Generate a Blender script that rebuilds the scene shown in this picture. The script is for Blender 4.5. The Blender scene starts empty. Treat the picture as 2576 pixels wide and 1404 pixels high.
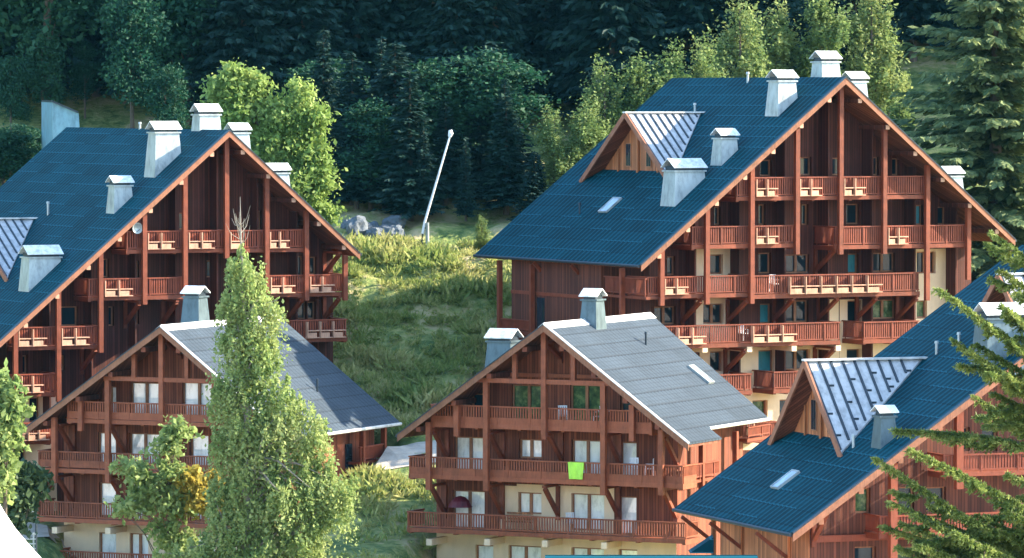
import bpy, math, random
from mathutils import Vector, Matrix
import numpy as np
R = math.radians
rnd = random.Random(7)
scene = bpy.context.scene
COL = scene.collection

# ------------------------------------------------------------------ camera
FPX, CX, CY, CAMH = 12200.0, 1288.0, 702.0, 30.0      # focal length and centre in pixels of a 2576 wide picture
PITCH = math.atan(462 / FPX)
FW = Vector((0, math.cos(PITCH), -math.sin(PITCH)))
UP = Vector((0, math.sin(PITCH), math.cos(PITCH)))
cam = bpy.data.objects.new('camera', bpy.data.cameras.new('camera'))
COL.objects.link(cam)
cam.location = (0, 0, CAMH)
cam.rotation_euler = (math.pi / 2 - PITCH, 0, 0)
cam.data.sensor_width = 36
cam.data.lens = FPX / 2576 * 36
cam.data.clip_start = 1
cam.data.clip_end = 4000
scene.camera = cam

def ray(px, py):
    return FW + Vector((1, 0, 0)) * ((px - CX) / FPX) + UP * ((CY - py) / FPX)

def at(px, py, Y):
    r = ray(px, py)
    return Vector((0, 0, CAMH)) + r * (Y / r.y)

# ------------------------------------------------------------------ light
SUN_AZ, SUN_EL = 98.0, 27.5
sdir = Vector((math.sin(R(SUN_AZ)) * math.cos(R(SUN_EL)), -math.cos(R(SUN_AZ)) * math.cos(R(SUN_EL)), math.sin(R(SUN_EL))))
sun = bpy.data.objects.new('sun', bpy.data.lights.new('sun', 'SUN'))
COL.objects.link(sun)
sun.location = (300, -200, 200)
sun.rotation_euler = sdir.to_track_quat('Z', 'Y').to_euler()
sun.data.energy = 4.2
sun.data.angle = R(0.5)
sun.data.color = (1.0, 0.86, 0.66)
world = bpy.data.worlds.new('World')
scene.world = world
world.use_nodes = True
wn = world.node_tree.nodes
wl_ = world.node_tree.links
sky = wn.new('ShaderNodeTexSky')
sky.sky_type = 'NISHITA'
sky.sun_disc = False
sky.sun_elevation = R(SUN_EL)
sky.sun_rotation = R(180 - SUN_AZ)
tint = wn.new('ShaderNodeMix')
tint.data_type = 'RGBA'
tint.blend_type = 'MULTIPLY'
tint.inputs['Factor'].default_value = 1
tint.inputs['B'].default_value = (0.84, 0.95, 1.0, 1)
wl_.new(sky.outputs[0], tint.inputs['A'])
bg = wn['Background']
wl_.new(tint.outputs['Result'], bg.inputs['Color'])
bg.inputs['Strength'].default_value = 0.15
scene.view_settings.view_transform = 'Standard'
scene.view_settings.look = 'None'
scene.view_settings.exposure = 2.25
scene.view_settings.gamma = 1
scene.render.engine = 'CYCLES'
scene.cycles.max_bounces = 6
scene.cycles.use_denoising = True

# ------------------------------------------------------------------ materials
def mat(name, base, rough=0.8, metal=0.0, build=None, spec=0.3):
    m = bpy.data.materials.new(name)
    m.use_nodes = True
    nt = m.node_tree
    b = nt.nodes['Principled BSDF']
    b.inputs['Base Color'].default_value = (*base, 1)
    b.inputs['Roughness'].default_value = rough
    b.inputs['Metallic'].default_value = metal
    b.inputs['Specular IOR Level'].default_value = spec
    if build:
        build(nt, b)
    return m

class NT:
    def __init__(s, nt): s.nt = nt
    def n(s, t, **k):
        x = s.nt.nodes.new(t)
        for a, v in k.items():
            if a.startswith('i_'): x.inputs[a[2:].replace('_', ' ')].default_value = v
            else: setattr(x, a, v)
        return x
    def l(s, a, b): s.nt.links.new(a, b)
    def math(s, op, a, b=None):
        x = s.n('ShaderNodeMath', operation=op)
        for i, v in enumerate((a, b)):
            if v is None: continue
            if isinstance(v, (int, float)): x.inputs[i].default_value = v
            else: s.l(v, x.inputs[i])
        return x.outputs[0]
    def ramp(s, fac, stops):
        x = s.n('ShaderNodeValToRGB')
        e = x.color_ramp.elements
        while len(e) < len(stops): e.new(0.5)
        for k, (p, c) in enumerate(stops):
            e[k].position = p
            e[k].color = (*c, 1)
        s.l(fac, x.inputs[0])
        return x.outputs[0]
    def noise(s, vec, scale, detail=3.0, rough=0.55):
        x = s.n('ShaderNodeTexNoise')
        x.inputs['Scale'].default_value = scale
        x.inputs['Detail'].default_value = detail
        x.inputs['Roughness'].default_value = rough
        if vec is not None: s.l(vec, x.inputs['Vector'])
        return x.outputs['Fac']
    def bump(s, h, b, strength=0.4, dist=0.02):
        x = s.n('ShaderNodeBump')
        x.inputs['Strength'].default_value = strength
        x.inputs['Distance'].default_value = dist
        s.l(h, x.inputs['Height'])
        s.l(x.outputs[0], b.inputs['Normal'])
    def vmul(s, vec, f):
        x = s.n('ShaderNodeVectorMath', operation='MULTIPLY')
        s.l(vec, x.inputs[0]); x.inputs[1].default_value = f
        return x.outputs[0]

def sc3(c, k): return tuple(min(1, v * k) for v in c)

def boards(base, pitch=0.16):
    def f(nt, b):
        t = NT(nt)
        co = t.n('ShaderNodeTexCoord').outputs['Object']
        sp = t.n('ShaderNodeSeparateXYZ'); t.l(co, sp.inputs[0])
        u = t.math('DIVIDE', t.math('ADD', sp.outputs[0], sp.outputs[1]), pitch)
        fr = t.math('FRACT', u)
        fl = t.math('FLOOR', u)
        wn_ = t.n('ShaderNodeTexWhiteNoise', noise_dimensions='1D'); t.l(fl, wn_.inputs['W'])
        grain = t.noise(t.vmul(co, (9, 9, 0.7)), 1.5, 5)
        big = t.noise(co, 0.35, 3)
        v = t.math('ADD', t.math('MULTIPLY', wn_.outputs[0], 0.35), t.math('ADD', t.math('MULTIPLY', grain, 0.4), t.math('MULTIPLY', big, 0.45)))
        c = t.ramp(v, [(0.25, sc3(base, 0.45)), (0.55, base), (0.9, sc3(base, 2.0))])
        gap = t.math('GREATER_THAN', t.math('ABSOLUTE', t.math('SUBTRACT', fr, 0.5)), 0.43)
        mx = t.n('ShaderNodeMix', data_type='RGBA'); t.l(gap, mx.inputs['Factor']); t.l(c, mx.inputs['A'])
        mx.inputs['B'].default_value = (*sc3(base, 0.3), 1)
        t.l(mx.outputs['Result'], b.inputs['Base Color'])
        t.bump(t.math('SUBTRACT', t.math('MULTIPLY', grain, 0.3), gap), b, 0.5, 0.02)
    return f

def timber(base):
    def f(nt, b):
        t = NT(nt)
        co = t.n('ShaderNodeTexCoord').outputs['Object']
        g = t.noise(co, 2.2, 5)
        h = t.noise(t.vmul(co, (14, 14, 2)), 1.0, 3)
        oi = t.n('ShaderNodeObjectInfo').outputs['Random']
        v = t.math('ADD', t.math('ADD', t.math('MULTIPLY', g, 0.6), t.math('MULTIPLY', h, 0.4)), t.math('MULTIPLY', t.math('SUBTRACT', oi, 0.5), 0.16))
        t.l(t.ramp(v, [(0.3, sc3(base, 0.62)), (0.52, base), (0.75, sc3(base, 1.35))]), b.inputs['Base Color'])
        t.bump(h, b, 0.3, 0.01)
    return f

def plasterf(base):
    def f(nt, b):
        t = NT(nt)
        co = t.n('ShaderNodeTexCoord').outputs['Object']
        g = t.noise(t.vmul(co, (1, 1, 0.35)), 0.9, 6, 0.6)
        t.l(t.ramp(g, [(0.3, sc3(base, 0.8)), (0.55, base), (0.8, sc3(base, 1.08))]), b.inputs['Base Color'])
        t.bump(t.noise(co, 22, 2), b, 0.25, 0.01)
    return f

def sheets(base, row=0.9, col=0.22, worn=0.25, glint=1.6):
    """pressed metal roofing: fine ribs down the slope, wavy overlaps across it"""
    def f(nt, b):
        t = NT(nt)
        co = t.n('ShaderNodeTexCoord').outputs['Object']
        sp = t.n('ShaderNodeSeparateXYZ'); t.l(co, sp.inputs[0])
        y, z = sp.outputs[1], sp.outputs[2]
        colu = t.math('FRACT', t.math('DIVIDE', y, col))
        rib = t.math('ABSOLUTE', t.math('SUBTRACT', colu, 0.5))
        wav = t.math('MULTIPLY', rib, 0.12)
        rv = t.math('DIVIDE', t.math('ADD', t.math('MULTIPLY', z, 1.62), wav), row)
        rowf = t.math('FRACT', rv)
        lap = t.math('LESS_THAN', rowf, 0.1)
        sm = t.math('FRACT', t.math('MULTIPLY', rv, 3))
        smalll = t.math('LESS_THAN', sm, 0.22)
        dark = t.math('MAXIMUM', t.math('MULTIPLY', lap, 0.75), t.math('MAXIMUM', t.math('MULTIPLY', smalll, 0.32), t.math('MULTIPLY', t.math('GREATER_THAN', rib, 0.34), 0.55)))
        cell = t.n('ShaderNodeTexWhiteNoise', noise_dimensions='2D')
        cv = t.n('ShaderNodeCombineXYZ')
        t.l(t.math('FLOOR', t.math('DIVIDE', y, col * 5)), cv.inputs[0]); t.l(t.math('FLOOR', rv), cv.inputs[1])
        t.l(cv.outputs[0], cell.inputs['Vector'])
        g = t.noise(co, 0.55, 5)
        g2 = t.noise(t.vmul(co, (1, 3, 0.5)), 1.6, 4)
        v = t.math('ADD', t.math('MULTIPLY', g, 0.5), t.math('ADD', t.math('MULTIPLY', g2, 0.35), t.math('MULTIPLY', cell.outputs[0], 0.15)))
        c = t.ramp(v, [(0.3, sc3(base, 1 - worn)), (0.5, base), (0.72, sc3(base, 1 + worn))])
        mx = t.n('ShaderNodeMix', data_type='RGBA'); t.l(dark, mx.inputs['Factor']); t.l(c, mx.inputs['A'])
        mx.inputs['B'].default_value = (*sc3(base, 0.35), 1)
        edge = t.math('MULTIPLY', t.math('MULTIPLY', t.math('GREATER_THAN', rowf, 0.1), t.math('LESS_THAN', rowf, 0.17)), t.math('GREATER_THAN', cell.outputs[0], 0.35))
        seam = t.math('MULTIPLY', t.math('LESS_THAN', rib, 0.12), 0.6)
        m2 = t.n('ShaderNodeMix', data_type='RGBA'); t.l(t.math('MAXIMUM', edge, seam), m2.inputs['Factor']); t.l(mx.outputs['Result'], m2.inputs['A'])
        m2.inputs['B'].default_value = (*[min(1, v * glint + 0.012) for v in base], 1)
        t.l(m2.outputs['Result'], b.inputs['Base Color'])
        t.bump(t.math('ADD', t.math('MULTIPLY', rowf, 1.0), t.math('MULTIPLY', t.math('SUBTRACT', 0.5, rib), 0.7)), b, 0.5, 0.03)
    return f

def zincf(base):
    def f(nt, b):
        t = NT(nt)
        co = t.n('ShaderNodeTexCoord').outputs['Object']
        g = t.noise(t.vmul(co, (2, 2, 0.8)), 1.3, 5, 0.65)
        t.l(t.ramp(g, [(0.3, sc3(base, 0.6)), (0.52, base), (0.78, sc3(base, 1.25))]), b.inputs['Base Color'])
        t.l(t.math('ADD', t.math('MULTIPLY', g, 0.25), 0.3), b.inputs['Roughness'])
    return f

def leafy(c0, c1, c2, scale=0.5, trans=0.3):
    def f(nt, b):
        t = NT(nt)
        co = t.n('ShaderNodeTexCoord').outputs['Object']
        g = t.noise(co, scale, 3)
        g2 = t.noise(co, 6.0, 2)
        oi = t.n('ShaderNodeObjectInfo').outputs['Random']
        v = t.math('ADD', t.math('MULTIPLY', g, 0.55), t.math('ADD', t.math('MULTIPLY', g2, 0.45), t.math('MULTIPLY', t.math('SUBTRACT', oi, 0.5), 0.14)))
        c = t.ramp(v, [(0.3, c0), (0.5, c1), (0.72, c2)])
        t.l(c, b.inputs['Base Color'])
        tr = t.n('ShaderNodeBsdfTranslucent'); t.l(c, tr.inputs[0])
        mx = t.n('ShaderNodeMixShader'); mx.inputs[0].default_value = trans
        t.l(b.outputs[0], mx.inputs[1]); t.l(tr.outputs[0], mx.inputs[2])
        t.l(mx.outputs[0], nt.nodes['Material Output'].inputs[0])
    return f

def groundf(nt, b):
    t = NT(nt)
    co = t.n('ShaderNodeTexCoord').outputs['Object']
    a = t.noise(t.vmul(co, (1, 0.6, 1.2)), 0.28, 6, 0.62)
    c = t.noise(co, 1.7, 5, 0.65)
    d = t.noise(co, 0.09, 3)
    v = t.math('ADD', t.math('MULTIPLY', a, 0.5), t.math('ADD', t.math('MULTIPLY', c, 0.32), t.math('MULTIPLY', d, 0.18)))
    grass = t.ramp(v, [(0.36, (0.03, 0.07, 0.02)), (0.45, (0.10, 0.15, 0.04)), (0.51, (0.24, 0.26, 0.08)), (0.58, (0.42, 0.34, 0.18))])
    pave = t.ramp(c, [(0.3, (0.42, 0.36, 0.30)), (0.6, (0.58, 0.50, 0.42))])
    sp = t.n('ShaderNodeSeparateXYZ'); t.l(co, sp.inputs[0])
    mx = t.n('ShaderNodeMix', data_type='RGBA'); t.l(t.math('LESS_THAN', t.math('ADD', sp.outputs[1], t.math('MULTIPLY', a, 6)), 236.0), mx.inputs['Factor'])
    t.l(grass, mx.inputs['A']); t.l(pave, mx.inputs['B'])
    t.l(mx.outputs['Result'], b.inputs['Base Color'])
    t.bump(t.math('ADD', c, a), b, 1.0, 0.25)

def gravelf(base):
    def f(nt, b):
        t = NT(nt)
        co = t.n('ShaderNodeTexCoord').outputs['Object']
        g = t.noise(co, 1.1, 6, 0.7)
        t.l(t.ramp(g, [(0.3, sc3(base, 0.7)), (0.55, base), (0.75, sc3(base, 1.2))]), b.inputs['Base Color'])
        t.bump(t.noise(co, 9, 4), b, 0.6, 0.04)
    return f

M = {}
M['boards'] = mat('stained_boards', (0.2, 0.06, 0.035), 0.75, 0, boards((0.10, 0.031, 0.018)))
M['boards_shade_darkened'] = mat('shade_darkened_boards', (0.14, 0.045, 0.03), 0.75, 0, boards((0.066, 0.018, 0.011)))
M['boards_sun_lightened'] = mat('sun_lightened_boards', (0.26, 0.1, 0.065), 0.75, 0, boards((0.150, 0.042, 0.021)))  # lower chalets' wood lightened to make up for sun missing there
M['zinc_shade_darkened'] = mat('shade_darkened_zinc', (0.22, 0.26, 0.28), 0.45, 0.3, zincf((0.09, 0.13, 0.15)))
M['timber_sun_lightened'] = mat('sun_lightened_timber', (0.36, 0.11, 0.065), 0.6, 0, timber((0.265, 0.072, 0.033)))
M['rail_sun_lightened'] = mat('sun_lightened_rail_timber', (0.33, 0.1, 0.06), 0.6, 0, timber((0.255, 0.068, 0.031)))
M['boards_warm'] = mat('honey_boards', (0.3, 0.13, 0.06), 0.7, 0, boards((0.34, 0.125, 0.05)))  # warmed towards orange for the glow inside the unlit dormer gables
M['timber'] = mat('stained_timber', (0.36, 0.11, 0.06), 0.6, 0, timber((0.185, 0.044, 0.020)))
M['rail'] = mat('rail_timber', (0.3, 0.09, 0.05), 0.6, 0, timber((0.185, 0.042, 0.020)))
M['pale'] = mat('pale_timber', (0.6, 0.38, 0.27), 0.7, 0, timber((0.52, 0.29, 0.19)))
M['soffit'] = mat('soffit_boards', (0.3, 0.12, 0.06), 0.75, 0, boards((0.17, 0.058, 0.03), 0.2))
M['barge'] = mat('weathered_board', (0.42, 0.24, 0.16), 0.75, 0, timber((0.26, 0.11, 0.062)))
M['plaster'] = mat('beige_render', (0.66, 0.52, 0.37), 0.9, 0, plasterf((0.78, 0.57, 0.385)))
M['roof_blue'] = mat('blue_roof_sheet', (0.02, 0.1, 0.18), 0.65, 0.0, sheets((0.001, 0.043, 0.061), 0.95, 0.5, 0.55, 2.0), 0.06)  # base tinted teal blue to the tone of the unlit slopes
M['roof_grey'] = mat('grey_roof_sheet', (0.3, 0.33, 0.36), 0.65, 0.0, sheets((0.048, 0.068, 0.092), 0.95, 0.42, 0.3, 0.6), 0.12)  # same roofing painted paler and greyer where sun strikes the slope
M['zinc'] = mat('zinc', (0.6, 0.63, 0.62), 0.5, 0.35, zincf((0.38, 0.42, 0.42)))
M['cap'] = mat('galvanised_cap', (0.8, 0.82, 0.8), 0.4, 0.2, zincf((0.78, 0.8, 0.78)))
M['ridge_white'] = mat('bright_ridge', (0.8, 0.8, 0.8), 0.45, 0.1, zincf((0.62, 0.62, 0.6)))
M['darkmetal'] = mat('dark_metal', (0.03, 0.045, 0.06), 0.5, 0.3, zincf((0.035, 0.05, 0.065)))
M['pan'] = mat('dormer_sheet', (0.7, 0.7, 0.7), 0.5, 0.1, zincf((0.46, 0.46, 0.46)))
M['glass_dark'] = mat('dark_glass', (0.012, 0.025, 0.035), 0.08, 0, None, 0.5)
M['glass_teal'] = mat('teal_panel', (0.03, 0.2, 0.24), 0.4, 0, zincf((0.03, 0.2, 0.24)))
M['glass_painted_reflection'] = mat('painted_foliage_reflection', (0.05, 0.1, 0.05), 0.15, 0, leafy((0.01, 0.03, 0.02), (0.05, 0.1, 0.04), (0.2, 0.26, 0.1), 1.8, 0.0))
M['painted_glare'] = mat('painted_sky_glare_pane', (0.86, 0.86, 0.84), 0.9, 0, zincf((0.95, 0.94, 0.92)))
cb = M['painted_glare'].node_tree.nodes['Principled BSDF']
cb.inputs['Coat Weight'].default_value = 1.0; cb.inputs['Coat IOR'].default_value = 2.4; cb.inputs['Coat Roughness'].default_value = 0.08
M['frame'] = mat('window_timber', (0.36, 0.17, 0.09), 0.6, 0, timber((0.30, 0.13, 0.065)))
M['skylight'] = mat('skylight_glass', (0.55, 0.62, 0.72), 0.15, 0.3, zincf((0.50, 0.60, 0.72)))
M['towel'] = mat('lime_cloth', (0.42, 0.78, 0.08), 0.9, 0, zincf((0.42, 0.76, 0.08)))
M['crimson'] = mat('crimson_cloth', (0.28, 0.03, 0.06), 0.85, 0, zincf((0.10, 0.008, 0.016)))
M['white'] = mat('white_plastic', (0.8, 0.8, 0.82), 0.4, 0, zincf((0.80, 0.80, 0.82)))
M['canvas'] = mat('white_canvas', (0.9, 0.9, 0.9), 0.8, 0, plasterf((0.9, 0.9, 0.9)))
M['ground'] = mat('rough_grass', (0.09, 0.12, 0.04), 0.95, 0, groundf)
M['gravel'] = mat('pale_gravel', (0.6, 0.55, 0.48), 0.95, 0, gravelf((0.46, 0.41, 0.34)))
M['rock'] = mat('grey_rock', (0.22, 0.24, 0.26), 0.9, 0, gravelf((0.12, 0.14, 0.16)))  # darkened and cooled because the heap lies in bluish shade
M['bark'] = mat('bark', (0.12, 0.09, 0.07), 0.9, 0, gravelf((0.11, 0.085, 0.065)))
M['birchbark'] = mat('birch_bark', (0.45, 0.42, 0.36), 0.85, 0, gravelf((0.26, 0.23, 0.19)))
M['spruce'] = mat('spruce_needles', (0.03, 0.07, 0.04), 0.7, 0, leafy((0.004, 0.024, 0.022), (0.008, 0.038, 0.030), (0.018, 0.062, 0.036), 0.5, 0.15))  # red pulled down so the forest's teal shade sits in the base
M['spruce_lit'] = mat('sun_tinted_needles', (0.1, 0.15, 0.06), 0.7, 0, leafy((0.03, 0.07, 0.035), (0.08, 0.13, 0.055), (0.24, 0.29, 0.12), 1.5, 0.35))
M['spruce_near'] = mat('near_spruce_needles', (0.04, 0.08, 0.02), 0.6, 0, leafy((0.02, 0.05, 0.014), (0.13, 0.19, 0.045), (0.48, 0.52, 0.16), 1.6, 0.5))  # brightened for sunlit tips; the side seen gets no sun
M['larch'] = mat('larch_needles', (0.2, 0.2, 0.06), 0.7, 0, leafy((0.055, 0.12, 0.04), (0.16, 0.235, 0.075), (0.38, 0.42, 0.16), 0.45, 0.45))
M['wood_leaf'] = mat('woodland_leaves', (0.05, 0.1, 0.04), 0.7, 0, leafy((0.008, 0.05, 0.03), (0.016, 0.075, 0.038), (0.035, 0.10, 0.042), 0.4, 0.3))
M['maple'] = mat('maple_leaves', (0.2, 0.27, 0.06), 0.65, 0, leafy((0.12, 0.22, 0.045), (0.21, 0.31, 0.075), (0.36, 0.43, 0.13), 0.5, 0.42))
M['birch'] = mat('birch_leaves', (0.14, 0.2, 0.05), 0.65, 0, leafy((0.09, 0.18, 0.055), (0.24, 0.32, 0.10), (0.48, 0.52, 0.22), 0.55, 0.5))
M['yellow'] = mat('yellow_leaves', (0.4, 0.32, 0.03), 0.65, 0, leafy((0.20, 0.22, 0.05), (0.34, 0.28, 0.05), (0.46, 0.36, 0.07), 0.8, 0.35))
M['shrub'] = mat('shrub_leaves', (0.03, 0.06, 0.03), 0.65, 0, leafy((0.018, 0.04, 0.02), (0.035, 0.07, 0.03), (0.07, 0.11, 0.04), 0.7, 0.2))
M['herb'] = mat('wild_herbs', (0.15, 0.18, 0.05), 0.8, 0, leafy((0.05, 0.12, 0.03), (0.22, 0.28, 0.07), (0.52, 0.46, 0.20), 0.3, 0.4))

# ------------------------------------------------------------------ mesh helpers
class MB:
    def __init__(s): s.v = []; s.f = []; s.m = []
    def face(s, pts, mi=0):
        n = len(s.v); s.v += [tuple(p) for p in pts]; s.f.append(tuple(range(n, n + len(pts)))); s.m.append(mi)
    def hexa(s, p, mi=0):       # p: 4 bottom, 4 top
        n = len(s.v); s.v += [tuple(q) for q in p]
        for q in ((0, 3, 2, 1), (4, 5, 6, 7), (0, 1, 5, 4), (1, 2, 6, 5), (2, 3, 7, 6), (3, 0, 4, 7)):
            s.f.append(tuple(n + i for i in q)); s.m.append(mi)
    def box(s, x0, x1, y0, y1, z0, z1, mi=0):
        x0, x1 = min(x0, x1), max(x0, x1); y0, y1 = min(y0, y1), max(y0, y1); z0, z1 = min(z0, z1), max(z0, z1)
        s.hexa([(x0, y0, z0), (x1, y0, z0), (x1, y1, z0), (x0, y1, z0), (x0, y0, z1), (x1, y0, z1), (x1, y1, z1), (x0, y1, z1)], mi)
    def beam(s, a, b, w, h, side=None, mi=0):
        a, b = Vector(a), Vector(b); d = (b - a).normalized()
        sd = Vector(side) if side else d.cross(Vector((0, 0, 1)))
        if sd.length < 1e-4: sd = Vector((1, 0, 0))
        sd = (sd - d * sd.dot(d)).normalized(); u = sd.cross(d).normalized()
        o = [(-1, -1), (1, -1), (1, 1), (-1, 1)]
        s.hexa([a + sd * (w / 2 * i) + u * (h / 2 * j) for i, j in o] + [b + sd * (w / 2 * i) + u * (h / 2 * j) for i, j in o], mi)
    def tube(s, pts, radii, n=6, mi=0):
        rings = []
        for k, p in enumerate(pts):
            p = Vector(p)
            d = (Vector(pts[min(k + 1, len(pts) - 1)]) - Vector(pts[max(k - 1, 0)])).normalized()
            e = d.cross(Vector((0.31, 0.95, 0.1))).normalized(); g = d.cross(e)
            b0 = len(s.v)
            for i in range(n):
                a = 2 * math.pi * i / n
                s.v.append(tuple(p + (e * math.cos(a) + g * math.sin(a)) * radii[k]))
            rings.append(b0)
        for k in range(len(rings) - 1):
            for i in range(n):
                j = (i + 1) % n
                s.f.append((rings[k] + i, rings[k] + j, rings[k + 1] + j, rings[k + 1] + i)); s.m.append(mi)
        s.f.append(tuple(rings[-1] + i for i in range(n))); s.m.append(mi)
        s.f.append(tuple(rings[0] + i for i in reversed(range(n)))); s.m.append(mi)
    def mesh(s, name, mats):
        me = bpy.data.meshes.new(name)
        me.from_pydata(s.v, [], s.f)
        for m in (mats if isinstance(mats, (list, tuple)) else [mats] if mats else []): me.materials.append(m)
        if any(s.m): me.polygons.foreach_set('material_index', s.m)
        me.update()
        return me
    def build(s, name, mats, parent=None, label=None):
        if not s.f: return None
        o = bpy.data.objects.new(name, s.mesh(name, mats))
        COL.objects.link(o)
        if parent: o.parent = parent
        if label: o['label'] = label
        return o

def tag(o, label, cat, group=None, kind=None):
    if label: o['label'] = label
    if cat: o['category'] = cat
    if group: o['group'] = group
    if kind: o['kind'] = kind
    return o

def empty(name, loc, yaw=0.0):
    o = bpy.data.objects.new(name, None); COL.objects.link(o)
    o.empty_display_size = 0.5
    o.location = loc; o.rotation_euler = (0, 0, yaw)
    return o

# ------------------------------------------------------------------ terrain
def interp(x, tab):
    if x <= tab[0][0]: return tab[0][1]
    for (a, b), (c, d) in zip(tab, tab[1:]):
        if x <= c:
            t = (x - a) / (c - a); return b + (d - b) * t
    return tab[-1][1]
def smooth(a, b, x):
    t = max(0.0, min(1.0, (x - a) / (b - a))); return t * t * (3 - 2 * t)
BASE = [(-50, -31), (60, -31), (200, -28.5), (240, -26.8), (262, -26), (280, -24.8), (290, -21), (300, -14.5), (310, -9.5), (320, -7), (350, 2), (400, 21), (500, 60), (700, 130), (1000, 220)]
MOUND = [(215, -28), (225, -26.6), (235, -25.2), (245, -24.0), (250, -23.6), (256, -23.2), (262, -21.8), (267, -20.5), (272, -19.3), (278, -18.0), (285, -16.2), (290, -14.4), (296, -11.6), (300, -10.2), (303, -9.75), (306, -9.7), (312, -9.9), (320, -7.6), (327, -5)]
def gz(x, y):
    b = interp(y, BASE)
    m = interp(y, MOUND)
    xl = interp(y, [(250, -10.5), (259, -10.2), (264, -9.0), (272, -6.2), (279, -8.6), (290, -13.5), (300, -19), (308, -70)])
    xr = interp(y, [(240, -4.5), (250, -6.4), (258, -4.0), (264, -1.6), (275, -2.2), (286, -2.6), (292, 2), (297, 14), (306, 70)])
    f = interp(y, [(270, 2.2), (290, 1.8), (306, 12)])
    w = smooth(xl - f, xl, x) * (1 - smooth(xr, xr + (f if y > 278 else 1.8), x))
    if y < 215 or y > 327: w = 0
    z = b + (m - b) * w if m > b else b
    # far slopes of the valley
    if 250 < y < 283 and x < -22:
        z = max(z, z + (interp(y, [(250, -26.6), (258, -25.6), (264, -24.3), (272, -23.8), (283, -23.4)]) - z) * (1 - smooth(-25.6, -24.0, x)))
    v = 0.993 * y - 0.12 * x
    z += smooth(46, 115, x) * min(SPUR[2], max(0.0, (v - SPUR[0]) * SPUR[1]))
    z += w * smooth(262, 280, y) * (0.22 * math.sin(x * 0.9 + y * 0.4) * math.sin(y * 0.7 - x * 0.3) + 0.30 * math.sin(y * 1.25 + x * 0.42 + math.sin(x * 0.8)) + 0.12 * math.sin(x * 2.3 - y * 1.1) * math.sin(y * 2.1 + x))
    return z + CAMH
SPUR = (318.0, 5.0, 120.0)
xs = sorted(set([-900, -500, -300, -200, -150, -120] + [x * 3 - 100 for x in range(17)] + [x * 0.75 - 49 for x in range(132)] + [50 + x * 3 for x in range(70)] + [280, 330, 420, 600, 900]))
ys = sorted(set([-300, -100, 0, 60, 120, 160, 185] + [200 + x * 1.5 for x in range(30)] + [245 + x * 0.75 for x in range(90)] + [313 + x * 3 for x in range(40)] + [440, 480, 540, 620, 720, 900, 1100]))
mb = MB()
nx, ny = len(xs), len(ys)
for y in ys:
    for x in xs:
        mb.v.append((x, y, gz(x, y)))
for j in range(ny - 1):
    for i in range(nx - 1):
        mb.f.append((j * nx + i, j * nx + i + 1, (j + 1) * nx + i + 1, (j + 1) * nx + i)); mb.m.append(0)
g = mb.build('terrain', M['ground'])
for p in g.data.polygons: p.use_smooth = True
tag(g, None, None, None, 'structure')

def drape(name, pts, width, matl, lift=0.05):
    """a strip of track laid on the terrain"""
    mb = MB(); rows = []
    for k in range(len(pts)):
        p = Vector(pts[k]); d = (Vector(pts[min(k + 1, len(pts) - 1)]) - Vector(pts[max(k - 1, 0)])).normalized()
        nrm = Vector((-d.y, d.x))
        rows.append([p + nrm * (width * (t - 0.5)) for t in (0, 0.25, 0.5, 0.75, 1)])
    for a, b in zip(rows, rows[1:]):
        for k in range(4):
            mb.face([(q.x, q.y, gz(q.x, q.y) + lift) for q in (a[k], a[k + 1], b[k + 1], b[k])])
    o = mb.build(name, matl)
    return tag(o, None, None, None, 'structure')

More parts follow.
